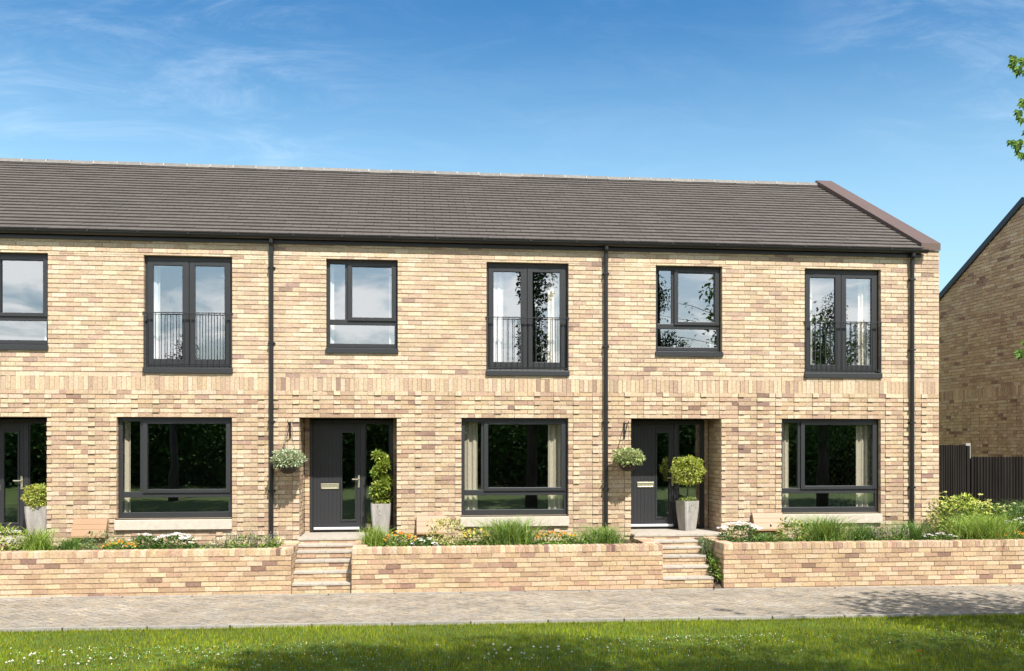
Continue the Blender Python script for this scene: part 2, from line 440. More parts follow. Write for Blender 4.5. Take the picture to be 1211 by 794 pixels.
def house(i, label, end=False):
    x = i * W
    h = thing('terraced_house', label, 'house', (x, 0, 0), 'terraced brick houses in one row')
    wx = 11.70 - W if end else W
    holes = [DOOR, GW, (SILL[0], SILL[1], SILL[2], SILL[3] + .0005), FW, CW]
    b = MB()
    P = lambda u, d, z: (u, -d, z)
    S0, S1 = 2.430, 2.650
    lower = [hh for hh in holes if hh[2] < 2.4]
    GWS = (SILL[0], SILL[1], SILL[2], SILL[3]); 
    lo_holes = [DOOR, (GW[0], GW[1], GW[2], GW[3]), GWS]
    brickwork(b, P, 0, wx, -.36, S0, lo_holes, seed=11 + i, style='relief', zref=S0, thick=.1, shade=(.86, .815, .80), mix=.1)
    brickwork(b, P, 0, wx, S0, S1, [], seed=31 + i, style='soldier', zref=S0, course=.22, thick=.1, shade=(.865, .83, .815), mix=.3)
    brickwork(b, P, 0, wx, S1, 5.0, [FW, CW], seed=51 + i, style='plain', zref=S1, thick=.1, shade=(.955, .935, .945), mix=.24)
    # door recess: two brick side walls, brick nibs and soffit
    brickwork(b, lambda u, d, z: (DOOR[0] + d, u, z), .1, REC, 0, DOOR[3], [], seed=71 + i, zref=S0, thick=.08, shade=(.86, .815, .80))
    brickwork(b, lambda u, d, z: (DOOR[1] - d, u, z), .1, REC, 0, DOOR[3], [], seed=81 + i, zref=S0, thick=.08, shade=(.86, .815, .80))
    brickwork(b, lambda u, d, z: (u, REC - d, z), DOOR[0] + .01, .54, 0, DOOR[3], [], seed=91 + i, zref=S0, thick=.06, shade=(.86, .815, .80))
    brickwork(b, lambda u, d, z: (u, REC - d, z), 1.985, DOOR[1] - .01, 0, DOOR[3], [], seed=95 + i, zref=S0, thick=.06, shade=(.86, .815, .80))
    if end:                         # gable
        def gab(z):
            if z < 5.0: return (.1, 2 * RY - .1)
            t = (z - 5.0) / SL
            return (.1 + t, 2 * RY - .1 - t)
        brickwork(b, lambda u, d, z: (wx + d, u, z), .1, 2 * RY - .1, -.36, 7.2, [], seed=201, zref=S0, gable=gab)
    wall = add('wall', b, M['brick'], h)
    part('soffit', 'sof', lambda q: q.box(DOOR[0] - .05, DOOR[1] + .05, .1, REC + .08, DOOR[3] + .004, DOOR[3] + .02), 'black', h)
    # dark rooms behind the openings
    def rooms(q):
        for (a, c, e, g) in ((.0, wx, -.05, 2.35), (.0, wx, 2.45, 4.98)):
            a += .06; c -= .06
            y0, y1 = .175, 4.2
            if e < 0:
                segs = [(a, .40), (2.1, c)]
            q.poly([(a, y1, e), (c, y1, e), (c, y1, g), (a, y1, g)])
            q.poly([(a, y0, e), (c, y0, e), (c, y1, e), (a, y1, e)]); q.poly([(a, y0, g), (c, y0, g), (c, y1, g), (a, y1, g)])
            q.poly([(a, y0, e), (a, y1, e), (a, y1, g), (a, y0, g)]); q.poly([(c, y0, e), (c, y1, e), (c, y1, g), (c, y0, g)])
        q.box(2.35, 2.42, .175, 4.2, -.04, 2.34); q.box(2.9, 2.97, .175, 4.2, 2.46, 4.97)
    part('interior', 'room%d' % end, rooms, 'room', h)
    casement(h, GW, 'lower'); casement(h, CW, 'upper'); french(h); front_door(h)
    # roof
    rx1 = 11.353 - W if end else W
    b = MB(); roof_tiles(b, 0, rx1, 300 + i)
    b.poly([(0, RY, RZ), (rx1, RY, RZ), (rx1, 2 * RY - EY, EZ), (0, 2 * RY - EY, EZ)], (.11, .1, .09))
    rf = add('roof', b, M['tile'], h)
    b = MB(); r = random.Random(i + 5)
    n = int(round(rx1 / .469)); w = rx1 / n
    for k in range(n):
        a, c = k * w + .006, (k + 1) * w - .006
        dz = r.uniform(-.004, .004)
        pr = [(-.125, -.05), (-.1, -.012), (-.05, .032), (0, .05), (.05, .032), (.1, -.012), (.125, -.05)]
        t = 1 + r.uniform(-.1, .1)
        for q in range(6):
            (p0, h0), (p1, h1) = pr[q], pr[q + 1]
            b.poly([(a, RY + p0, RZ + .02 + h0 + dz), (c, RY + p0, RZ + .02 + h0 + dz), (c, RY + p1, RZ + .02 + h1 + dz), (a, RY + p1, RZ + .02 + h1 + dz)], (t, t, t))
        for q in range(6):
            (p0, h0), (p1, h1) = pr[q], pr[q + 1]
            e = .006
            b.poly([(c - .004, RY + p0 * 1.03, RZ + .022 + h0 + e), (c + .016, RY + p0 * 1.03, RZ + .022 + h0 + e), (c + .016, RY + p1 * 1.03, RZ + .022 + h1 + e), (c - .004, RY + p1 * 1.03, RZ + .022 + h1 + e)], (1.7, 1.75, 1.75))
    add('ridge_tiles', b, M['ridge'], rf)
    if end:
        b = MB()
        a, c = 11.353 - W, 11.712 - W
        prof = [(-.03, 4.998), (-.03, 5.128), (RY, 7.452), (2 * RY + .03, 5.128), (2 * RY + .03, 4.998), (RY, 7.31)]
        m = len(prof)
        for q in range(m):
            p0, p1 = prof[q], prof[(q + 1) % m]
            b.poly([(a, *p0), (c, *p0), (c, *p1), (a, *p1)])
        b.poly([(a, *prof[q]) for q in (5, 2, 1, 0)][::1]); b.poly([(a, *prof[q]) for q in (5, 4, 3, 2)])
        b.poly([(c, *prof[q]) for q in (0, 1, 2, 5)]); b.poly([(c, *prof[q]) for q in (2, 3, 4, 5)])
        add('verge', b, M['verge'], rf, bevel=.008)
    # fascia, gutter, downpipe
    fx1 = 11.353 - W if end else W
    part('fascia', 'fas%d' % end, lambda q: q.box(0, fx1 - .003, -.03, -.003, 4.866, 4.985), 'black', h)
    gx1 = 11.425 - W if end else W
    def gut(q):
        cy_, cz_ = -.095, 4.988; ro, ri = .062, .056; N_ = 10
        for k in range(N_):
            w0, w1 = math.pi + math.pi * k / N_, math.pi + math.pi * (k + 1) / N_
            for rr in (ro, ri):
                q.poly([(0, cy_ + rr * math.cos(w0), cz_ + rr * math.sin(w0)), (gx1, cy_ + rr * math.cos(w0), cz_ + rr * math.sin(w0)),
                        (gx1, cy_ + rr * math.cos(w1), cz_ + rr * math.sin(w1)), (0, cy_ + rr * math.cos(w1), cz_ + rr * math.sin(w1))])
        for s in (-1, 1):
            q.poly([(0, cy_ + s * ro, cz_), (gx1, cy_ + s * ro, cz_), (gx1, cy_ + s * ri, cz_), (0, cy_ + s * ri, cz_)])
        if end: q.poly([(gx1, cy_ + ro * math.cos(math.pi + math.pi * k / 10), cz_ + ro * math.sin(math.pi + math.pi * k / 10)) for k in range(11)])
    gu = part('gutter', 'gut%d' % end, gut, 'black', h, smooth=False)
    def brk(q):
        for k in range(8):
            w0, w1 = math.pi + math.pi * k / 8, math.pi + math.pi * (k + 1) / 8
            rr = .067
            q.poly([(0, -.095 + rr * math.cos(w0), 4.99 + rr * math.sin(w0)), (.03, -.095 + rr * math.cos(w0), 4.99 + rr * math.sin(w0)),
                    (.03, -.095 + rr * math.cos(w1), 4.99 + rr * math.sin(w1)), (0, -.095 + rr * math.cos(w1), 4.99 + rr * math.sin(w1))])
        q.box(0, .03, -.166, -.15, 4.97, 5.0)
    xx = .35
    while xx < gx1 - .1:
        part('gutter_bracket', 'gbr', brk, 'black', gu).location.x = xx
        xx += .79
    def pipes(px):
        def pipe(q):
            q.tube([(px, -.095, 4.93), (px, -.095, 4.88), (px, -.06, 4.82), (px, -.055, 4.76), (px, -.055, -.3)], .036, 12)
            q.tube([(px, -.055, 4.78), (px, -.055, 4.66)], .041, 12); q.tube([(px, -.055, 2.2), (px, -.055, 2.12)], .041, 12)
        dp = part('downpipe', None, pipe, 'black', h, smooth=False)
        def clip(q):
            q.box(-.045, .045, -.095, -.004, 0, .03); q.box(-.062, .062, -.03, -.003, .004, .026)
        for z in (4.45, 3.2, 1.9, .75):
            part('pipe_clip', 'clip', clip, 'black', dp).location = (px, 0, z)
    pipes(11.165 - W if end else W)
    return h

house(-2, 'terraced brick house farthest left, only a corner of its grey roof in view')
house(-1, 'left terraced brick house with clipped ball bush by its door, cut by the picture edge')
house(0, 'middle terraced brick house with tall leafy spiral plant beside its dark front door')
house(1, 'end terraced brick house with brown metal verge and ball tree by its front door', end=True)

# curtains hang free inside the rooms: things of their own
def curtain(x0, x1, y, z0, z1, m, label, seed):
    b = MB(); r = random.Random(seed); n = max(10, int((x1 - x0) / .012)); ph = r.uniform(0, 6)
    k = 2 * math.pi / r.uniform(.085, .11)
    pts = []
    for q in range(n + 1):
        x = x0 + (x1 - x0) * q / n
        pts.append((x, y + .022 * math.sin(k * x + ph) + .008 * math.sin(2.3 * k * x)))
    for q in range(n):
        (a, ya), (c, yc) = pts[q], pts[q + 1]
        b.poly([(a, ya * 1, z0), (c, yc, z0), (c, yc * .5 + y * .5, z1), (a, ya * .5 + y * .5, z1)])
    o = add('curtain', b, M[m], smooth=True)
    tag(o, label, 'curtain', 'pale curtains hanging behind the windows')
for i, hn in ((-1, 'left'), (0, 'middle'), (1, 'end')):
    x = i * W
    wid = {-1: .07, 0: .22, 1: .17}[i]
    gl, gr = x + GW[0] + .075, x + GW[1] - .075
    curtain(gl - .02, gl + wid, .27, .2, 2.1, 'curtain', 'cream curtain at the left edge of the %s house ground-floor window' % hn, i + 10)
    wr = {-1: .03, 0: .24, 1: .26}[i]
    curtain(gr - wr, gr + .02, .27, .2, 2.1, 'curtain', 'cream curtain at the right edge of the %s house ground-floor window' % hn, i + 20)
    fl, fr_ = x + FW[0] + .12, x + FW[1] - .13
    curtain(fl - .03, fl + {-1: .08, 0: .19, 1: .13}[i], .26, 2.75, 4.62 - (.10 if i else .0), 'sheer', 'white curtain at the left edge of the %s house balcony window upstairs' % hn, i + 30)
    if i >= 0:
        curtain(fr_ - (.19 if i == 0 else .17), fr_ + .01, .26, 2.75, 4.62, 'curtain', 'cream curtain at the right edge of the %s house balcony window upstairs' % hn, i + 40)
    cl, cr = x + CW[0] + .06, x + CW[1] - .06
    if i < 1:
        curtain(cl - .03, cl + .05, .26, 3.1, 4.6, 'sheer', 'white curtain at the left edge of the %s house small upstairs window' % hn, i + 50)
    curtain(cr - .09, cr - .01, .26, 3.1, 3.6 if i == 1 else 4.4, 'sheer', 'white curtain at the right edge of the %s house small upstairs window' % hn, i + 60)

# ------------------------------------------------------------------ steps and garden walls
WY = -1.40; WT = -.045
TREADS = [(-.25, 0), (-.50, -.083), (-.72, -.160), (-.93, -.284), (-1.12, -.430), (-1.32, -.585)]
def steps(x0, label, xl, xr):
    """xl, xr: edges of the flight, relative to the house"""
    t = thing('front_steps', label, 'steps', (x0, 0, 0), 'brick steps up to the front doors')
    slab = MB(); br = MB(); r = random.Random(int(x0 * 10))
    # porch slab, pieces
    slab.box(DOOR[0] - .0, DOOR[1] + .0, -.25, -.004, -.038, 0); slab.box(DOOR[0] + .012, DOOR[1] - .012, -.003, REC + .06, -.038, 0)
    brickwork(br, lambda u, d, z: (u, -.235 - d, z), DOOR[0] + .01, DOOR[1] - .01, -.36, -.04, [], seed=int(x0 * 7), zref=-.04, thick=.06, shade=(.82, .755, .70))
    for k in range(1, 6):
        y, z = TREADS[k]; yb = TREADS[k - 1][0] + .02
        c = 1 + r.uniform(-.08, .08)
        n = 2; w = (xr - xl) / n
        for q in range(n):
            c = 1 + r.uniform(-.07, .07)
            slab.box(xl + q * w + .002, xl + (q + 1) * w - .002, y, yb, z - .036, z, (c, c, c))
        zb = TREADS[k + 1][1] if k < 5 else -.86
        brickwork(br, lambda u, d, z_, y=y: (u, y + .015 - d, z_), xl + .002, xr - .002, zb - .0, z - .037, [], seed=int(x0 * 7) + k, zref=z - .037, course=.065 if k > 2 else .075, thick=.05, shade=(.82, .755, .70))
    br.box(xl + .01, xr - .01, -1.22, -.26, -.9, -.63, (.2, .15, .1)); br.box(xl + .01, xr - .01, -.82, -.26, -.62, -.33, (.2, .15, .1))
    add('treads', slab, M['slab'], t, bevel=.004); add('risers', br, M['brick'], t)
steps(-W, 'front steps of the left house, only the grey porch slab in view', .48, 1.40)
steps(0, 'brick front steps with pale treads leading up to the middle house door', .484, 1.393)
steps(W, 'brick front steps with pale treads at the end house, plants crowding their right side', .637, 1.49)

def garden_wall(xa, xb, label, returns, seed):
    t = thing('garden_wall', label, 'wall', (0, 0, 0), 'low brick garden walls along the path')
    b = MB(); T = .215; ztop = WT - .103
    brickwork(b, lambda u, d, z: (u, WY - d, z), xa, xb, -.95, ztop, [], seed=seed, zref=ztop, dark=1.2, thick=T - .01, shade=(.82, .755, .70), style='rough')
    cp = MB(); r = random.Random(seed + 1)
    def cop(f, n, w):
        for q in range(n):
            c = brick_colour(r, 3, q, .6); c = jit(tuple(e_ * w_ for e_, w_ in zip(c, (.83, .755, .72))), r, .08)
            d = r.uniform(-.004, .004)
            f(q * w + .004, (q + 1) * w - .004, d, c)
    n = int((xb - xa) / .0755); w = (xb - xa) / n
    cop(lambda a, c, d, col: cp.box(xa + a, xa + c, WY - .006 + d, WY + T, ztop + .003, WT + d * .5, col), n, w)
    cp.box(xa, xb, WY + .002, WY + T - .004, ztop + .001, WT - .008, MORTAR)
    for (rx, side) in returns:      # return walls run back to the house beside the steps
        a, c = (rx - T, rx) if side > 0 else (rx, rx + T)
        y0, y1 = WY + T + .002, -.26
        if side > 0: brickwork(b, lambda u, d, z: (rx + d, u, z), WY + .004, y1, -.95, ztop, [], seed=seed + 3, zref=ztop, thick=.2, shade=(.82, .755, .70), style='rough')
        else: brickwork(b, lambda u, d, z: (rx - d, u, z), WY + .004, y1, -.95, ztop, [], seed=seed + 4, zref=ztop, thick=.2, shade=(.82, .755, .70), style='rough')
        n2 = int((y1 - y0) / .0755); w2 = (y1 - y0) / n2
        cop(lambda e, g, d, col: cp.box(a - .004 + d, c + .004 + d, y0 + e, y0 + g, ztop + .003, WT + d * .5, col), n2, w2)
        cp.box(a + .004, c - .004, y0, y1, ztop + .001, WT - .008, MORTAR)
    add('wall', b, M['brick'], t); add('coping', cp, M['brick'], t, bevel=.006)
garden_wall(-4.23, .482, 'low brick garden wall with upright brick coping left of the middle steps', [(.482, 1), (-4.23, -1)], 401)
garden_wall(1.395, 6.260, 'low brick garden wall between the two flights of steps', [(1.395, -1), (6.260, 1)], 421)
garden_wall(7.253, 17.2, 'low brick garden wall right of the end house steps, running out of the picture', [(7.253, -1)], 441)
garden_wall(-9.9, -5.145, 'low brick garden wall far left beyond the picture edge', [(-5.145, 1)], 461)

def soil(xa, xb, y0, y1, name='soil_bed'):
    b = MB(); r = random.Random(int(xa * 100)); nx, ny = max(2, int((xb - xa) / .15)), max(2, int((y1 - y0) / .15))
    g = [[(xa + (xb - xa) * i / nx, y0 + (y1 - y0) * j / ny, -.155 + r.uniform(-.02, .02) + .04 * j / ny) for i in range(nx + 1)] for j in range(ny + 1)]
    for j in range(ny):
        for i in range(nx): b.poly([g[j][i], g[j][i + 1], g[j + 1][i + 1], g[j + 1][i]])
    struct(add(name, b, M['soil'], smooth=True))
soil(-4.02, .27, WY + .2, .02); soil(1.60, 6.05, WY + .2, .02); soil(7.46, 11.7, WY + .2, .02); soil(11.7, 17.0, WY + .2, 3.2); soil(-9.9, -5.36, WY + .2, .02)
b = MB(); b.poly([(7.118, -1.38, gz(7) + .012), (7.25, -1.38, gz(7) + .012), (7.25, -.95, -.45), (7.118, -.95, -.45)]); b.poly([(7.118, -.95, -.45), (7.25, -.95, -.45), (7.25, -.25, -.06), (7.118, -.25, -.06)])
struct(add('soil_bed', b, M['soil']))

# ------------------------------------------------------------------ path, edging, ground
PY0, PY1 = -3.90, WY - .002
def clip_poly(p, y0, y1):
    for ax, sgn, lim in ((1, 1, y0), (1, -1, -y1)):
        o = []
        for q in range(len(p)):
            a, c = p[q], p[(q + 1) % len(p)]
            da, dc = sgn * a[1] - lim, sgn * c[1] - lim
            if da >= 0: o.append(a)
            if da * dc < 0:
                t = da / (da - dc); o.append((a[0] + (c[0] - a[0]) * t, a[1] + (c[1] - a[1]) * t))
        p = o
        if len(p) < 3: return []
    return p
b = MB(); r = random.Random(77)
xa, xb = -11.0, 19.0
b.poly([(xa, PY0, gz(xa) + .004), (xb, PY0, gz(xb) + .004), (xb, PY1, gz(xb) + .004), (xa, PY1, gz(xa) + .004)], (.09, .075, .06))
ca = math.cos(R(45)); s_ = .1
ia = int(70 * 2)
ey0, ey1 = PY0 + .062, PY1 - .055
for m in range(-160, 260):          # herringbone: pairs of 200 x 100 blocks on a 45 degree grid
    for n in range(-160, 260):
        q = (m - n) % 4
        # block with left/bottom cell (m, n): horizontal when q == 0, vertical when q == 3 -> (m,n),(m,n+1)
        if q == 0: u0, u1, v0, v1 = m, m + 2, n, n + 1
        elif q == 3: u0, u1, v0, v1 = m, m + 1, n, n + 2
        else: continue
        e = .035
        c = [((u0 + e) * s_, (v0 + e) * s_), ((u1 - e) * s_, (v0 + e) * s_), ((u1 - e) * s_, (v1 - e) * s_), ((u0 + e) * s_, (v1 - e) * s_)]
        p = [(a * ca - d * ca + 2.0, a * ca + d * ca - 6.0) for a, d in c]
        if max(x for x, _ in p) < xa or min(x for x, _ in p) > xb or max(y for _, y in p) < ey0 or min(y for _, y in p) > ey1: continue
        p = clip_poly(p, ey0, ey1)
        if len(p) < 3: continue
        t = 1 + r.gauss(0, .085); t = max(.6, min(1.3, t)); w = r.uniform(-.02, .02); h = .011 + r.uniform(-.002, .002); tx, ty = r.uniform(-.012, .012), r.uniform(-.012, .012)
        cx = sum(x for x, _ in p) / len(p); cy = sum(y for _, y in p) / len(p)
        top = [(x, y, gz(x) + h + (x - cx) * tx + (y - cy) * ty) for x, y in p]
        col = ((.28 + w * .5) * t, .236 * t, (.180 - w * .5) * t)
        b.poly(top, col)
        for k in range(len(p)):
            (x0, y0, z0), (x1, y1, z1) = top[k], top[(k + 1) % len(p)]
            b.poly([(x0, y0, gz(x0) + .003), (x1, y1, gz(x1) + .003), (x1, y1, z1), (x0, y0, z0)], tuple(q * .9 for q in col))
struct(add('path', b, M['paver']))
b = MB()
for (y0, y1, hh) in ((PY0, PY0 + .055, .042), (PY1 - .052, PY1, .022)):
    k = 0
    x = xa
    while x < xb:
        t = 1 + r.uniform(-.1, .1)
        for f_ in (0,):
            P = lambda u, d, z: (u, d, gz(u) + z)
            b.box(x + .012, x + .992, y0, y1, -.05, hh + r.uniform(-.003, .003), (t, t, t), P=P)
        b.box(x - .012, x + .012, y0 + .004, y1 - .004, -.05, hh - .012, (.12, .11, .1), P=P)
        x += 1.004
struct(add('path_edging', b, M['edging']))
b = MB()
def lawn_z(x, y):
    d = max(0, -3.9 - y)
    return gz(x) + .012 * math.sin(x * 1.7) * math.sin(y * 1.3) * min(1, d)
S = 260
nx = 60
gx = [-S, -100, -50, -25] + [-12 + .6 * q for q in range(52)] + [25, 50, 100, S]
gy = [-S, -100, -60, -40, -25] + [-18 + .6 * q for q in range(24)] + [-3.9, -1.4, 3, 12, 40, 100, S]
gv = [[(x, y, (lawn_z(x, y) if y < -3.95 else gz(x)) if abs(x) < 30 else gz(max(-30, min(30, x)))) for x in gx] for y in gy]
for j in range(len(gy) - 1):
    for i in range(len(gx) - 1): b.poly([gv[j][i], gv[j][i + 1], gv[j + 1][i + 1], gv[j + 1][i]])
struct(add('ground', b, M['ground'], smooth=True))

# grass blades and lawn flowers: nobody could count them
def blades(n, xr, yr, hr, wid, seed, pal, lean=.5):
    g = np.random.default_rng(seed)
    x = g.uniform(*xr, n); y = g.uniform(*yr, n)
    patch = .5 + .5 * np.sin(x * 2.1 + np.sin(y * 1.7) * 1.5) * np.sin(y * 2.9 + x * .6)
    h = g.uniform(*hr, n) * (.75 + .5 * patch)
    a = g.uniform(0, 2 * np.pi, n); ln = g.uniform(.1, lean, n) * h; w = wid * g.uniform(.7, 1.3, n)
    la = a + g.uniform(-1, 1, n) + np.pi / 2
    z = np.array([lawn_z(p, q) for p, q in zip(x, y)]) - .004
    dx, dy = np.cos(a) * w / 2, np.sin(a) * w / 2
    ox, oy = np.cos(la) * ln, np.sin(la) * ln
    V = np.empty((n, 5, 3))
    V[:, 0] = np.stack([x - dx, y - dy, z], 1); V[:, 1] = np.stack([x + dx, y + dy, z], 1)
    V[:, 2] = np.stack([x + dx * .8 + ox * .35, y + dy * .8 + oy * .35, z + h * .6], 1)
    V[:, 3] = np.stack([x - dx * .8 + ox * .35, y - dy * .8 + oy * .35, z + h * .6], 1)
    V[:, 4] = np.stack([x + ox, y + oy, z + h * .95], 1)
    idx = np.arange(n)[:, None] * 5
    pal = np.array(pal); c = pal[g.integers(0, len(pal), n)] * g.uniform(.75, 1.25, (n, 1)) * (.8 + .4 * patch[:, None])
    return V.reshape(-1, 3), idx, c
def blade_mesh(name, sets):
    Vs = []; loops = []; tot = []; cs = []; off = 0
    for V, idx, c in sets:
        q = (idx + np.array([[0, 1, 2, 3]]) + off); t = (idx + np.array([[3, 2, 4]]) + off)
        Vs.append(V); n = len(idx)
        loops.append(np.concatenate([q, t], 1).ravel()); tot.append(np.tile([4, 3], n)); cs.append(np.repeat(c, 2, 0)); off += len(V)
    V = np.concatenate(Vs); lp = np.concatenate(loops); tt = np.concatenate(tot); cc = np.concatenate(cs)
    me = bpy.data.meshes.new(name)
    me.vertices.add(len(V)); me.vertices.foreach_set('co', V.ravel().astype(np.float32))
    me.loops.add(len(lp)); me.loops.foreach_set('vertex_index', lp.astype(np.int32))
    me.polygons.add(len(tt)); st = np.concatenate([[0], np.cumsum(tt)[:-1]])
    me.polygons.foreach_set('loop_start', st.astype(np.int32)); me.polygons.foreach_set('loop_total', tt.astype(np.int32))
    at = me.attributes.new('tint', 'FLOAT_COLOR', 'FACE'); arr = np.ones((len(tt), 4), np.float32); arr[:, :3] = cc
    at.data.foreach_set('color', arr.ravel()); me.update(calc_edges=True)
    return me
GP = [(.20, .26, .010), (.245, .29, .012), (.125, .19, .010), (.26, .28, .016), (.28, .25, .05)]
me = blade_mesh('lawn_grass', [blades(105000, (-5.5, 13.5), (-7.2, -3.93), (.030, .06), .006, 1, GP),
                               blades(7000, (-9, 17), (-4.02, -3.925), (.03, .06), .006, 2, GP, .8),
                               blades(26000, (-11, 19), (-11.5, -7.2), (.03, .06), .011, 3, GP),
                               blades(9000, (-11, -5.5), (-7.2, -3.93), (.03, .06), .008, 4, GP), blades(9000, (13.5, 19), (-7.2, -3.93), (.03, .06), .008, 5, GP)])
struct(link('lawn_grass', me, M['grass']), 'stuff')
b = MB(); g = random.Random(9)
for k in range(2600):               # clover leaves and daisies in the nearer lawn
    x = g.uniform(-4.5, 12.5); y = -5.0 - abs(g.gauss(0, .9))
    if y < -8: continue
    if math.sin(x * 1.3 + 1) + math.sin(x * .7 + y * 2) + g.uniform(-1, 1) < -.3: continue
    z = lawn_z(x, y) + g.uniform(.035, .06)
    if g.random() < .55:
        rr = g.uniform(.0035, .0065); c = (.50, .50, .40) if g.random() < .85 else (.65, .5, .12); t = g.uniform(0, 1); tl = g.uniform(-.5, .5)
        b.poly([(x + rr * math.cos(t + q * 1.047), y + rr * math.sin(t + q * 1.047) * .8, z + rr * math.sin(t + q * 1.047) * (.7 + tl)) for q in range(6)], c)
    else:
        for q in range(3):
            t = q * 2.1 + k; rr = .012
            cx, cy = x + rr * math.cos(t), y + rr * math.sin(t)
            b.poly([(cx + rr * math.cos(w * 1.2566), cy + rr * math.sin(w * 1.2566), z - .012 + .004 * math.sin(w * 3)) for w in range(5)], (.10, .22, .05))
for k in range(60):                 # white clover heads
    x = g.choice([g.gauss(-2.0, .7), g.gauss(-1.6, .6), g.gauss(3.5, .5)]); y = g.uniform(-6.2, -5.3)
    z = lawn_z(x, y) + .06; rr = g.uniform(.012, .019)
    for q in range(8):
        w = q * .785; b.poly([(x, y, z + rr), (x + rr * math.cos(w), y + rr * math.sin(w), z), (x + rr * math.cos(w + .785), y + rr * math.sin(w + .785), z)], (.48, .46, .36))
        b.poly([(x, y, z - rr * .8), (x + rr * math.cos(w), y + rr * math.sin(w), z), (x + rr * math.cos(w + .785), y + rr * math.sin(w + .785), z)], (.55, .55, .38))
struct(add('lawn_flowers', b, M['petal']), 'stuff')
# ------------------------------------------------------------------ plants
def leaf(b, p, d, n, L, w, col):
    """folded kite leaf from p along d"""
    d = Vector(d).normalized(); s = d.cross(Vector(n))
    if s.length < 1e-3: s = d.orthogonal()
    s.normalize(); u = s.cross(d); p = Vector(p)
    m = p + d * L * .45
    a, c, t = m + s * w / 2 + u * w * .18, m - s * w / 2 + u * w * .18, p + d * L - u * L * .12
    b.poly([tuple(p), tuple(a), tuple(t)], col); b.poly([tuple(p), tuple(t), tuple(c)], col)
def pick(r, pal, v=.2):
    c = r.choice(pal); k = 1 + r.uniform(-v, v)
    return tuple(min(.95, q * k) for q in c)
def ball(b, c, rad, n, L, pal, r, inner=.55, up=.25, w=.5, flat=None):
    for k in range(n):
        v = Vector((r.gauss(0, 1), r.gauss(0, 1), r.gauss(0, 1))).normalized()
        if flat is not None and v.z < flat: v.z = flat + r.uniform(0, .3); v.normalize()
        q = r.uniform(inner, 1.0) ** .5
        lump = 1 + .10 * math.sin(v.x * 7 + c[0] * 9) * math.sin(v.y * 6 + 1) + .07 * math.sin(v.z * 9 + 2)
        p = Vector(c) + Vector((v.x * rad[0], v.y * rad[1], v.z * rad[2])) * q * lump
        d = v + Vector((r.gauss(0, .6), r.gauss(0, .6), r.gauss(0, .6) + up))
        leaf(b, p, d, (r.gauss(0, .4), r.gauss(0, .4), 1), L * r.uniform(.6, 1.3), L * w * r.uniform(.8, 1.2), pick(r, pal))
def tuft(b, c, n, h, spread, pal, r, wid=.007, droop=.6):
    for k in range(n):
        a = r.uniform(0, 2 * math.pi); hh = h * r.uniform(.5, 1.1); out = spread * r.uniform(.1, 1) ; w = wid * r.uniform(.7, 1.3)
        x0, y0 = c[0] + r.gauss(0, spread * .22), c[1] + r.gauss(0, spread * .18)
        dx, dy = math.cos(a), math.sin(a); sx, sy = -dy * w / 2, dx * w / 2
        if r.random() < .5: sx, sy = w / 2, 0
        pts = []
        for t in (0, .35, .7, 1):
            o = out * t * t; z = c[2] + hh * (t - droop * .45 * t ** 3)
            pts.append((x0 + dx * o, y0 + dy * o, z))
        col = pick(r, pal)
        ws = (1, .9, .6, .08)
        for q in range(3):
            p0, p1 = pts[q], pts[q + 1]
            b.poly([(p0[0] - sx * ws[q], p0[1] - sy * ws[q], p0[2]), (p0[0] + sx * ws[q], p0[1] + sy * ws[q], p0[2]),
                    (p1[0] + sx * ws[q + 1], p1[1] + sy * ws[q + 1], p1[2]), (p1[0] - sx * ws[q + 1], p1[1] - sy * ws[q + 1], p1[2])], col)
def flower(b, p, rad, col, r, n=6, face=(0, -.5, .8)):
    f = (Vector(face) + Vector((r.gauss(0, .35), r.gauss(0, .35), r.gauss(0, .25)))).normalized()
    a = f.orthogonal().normalized(); c = f.cross(a); p = Vector(p)
    for q in range(n):
        w = 2 * math.pi * q / n
        d = a * math.cos(w) + c * math.sin(w); s = f.cross(d)
        b.poly([tuple(p), tuple(p + d * rad * .6 - s * rad * .38), tuple(p + d * rad + f * rad * .15), tuple(p + d * rad * .6 + s * rad * .38)], col)
def umbel(b, p, rad, pal, r, n=16):
    for k in range(n):
        a = r.uniform(0, 6.28); q = rad * math.sqrt(r.random())
        flower(b, (p[0] + q * math.cos(a), p[1] + q * math.sin(a), p[2] + .3 * (rad - q) + r.uniform(-.006, .006)), rad * .28, pick(r, pal, .1), r, 5, (0, -.3, 1))

GREEN = [(.10, .19, .03), (.14, .24, .04), (.075, .15, .03), (.18, .27, .06)]
FRESH = [(.20, .31, .035), (.26, .35, .05), (.14, .24, .03), (.33, .38, .09)]
YEL = [(.42, .42, .08), (.52, .50, .14), (.33, .37, .06), (.22, .30, .05), (.60, .56, .22)]
SILV = [(.38, .44, .24), (.46, .51, .32), (.27, .35, .16), (.53, .56, .40)]
LIME = [(.46, .50, .08), (.36, .43, .06), (.55, .56, .14), (.27, .35, .045)]
DKG = [(.05, .10, .025), (.07, .13, .03), (.09, .16, .035)]
OR = [(.55, .20, .012), (.60, .28, .02), (.48, .14, .01), (.52, .33, .05)]
WH = [(.66, .65, .60), (.60, .56, .54), (.70, .69, .65)]
PK = [(.62, .40, .40), (.70, .52, .50), (.74, .64, .60)]
PUR = [(.26, .19, .28), (.34, .27, .34), (.20, .15, .22)]
TH = math.atan(1120 / 10445.); DC = 16.05; CAMX = 2.287; CZ = 1.604
GZ0 = -.145
plants = 'plants in the raised beds behind the garden walls'
def root(name, label, x, y, z=GZ0, cat='plant', grp=plants):
    return thing(name, label, cat, (x, y, z), grp)
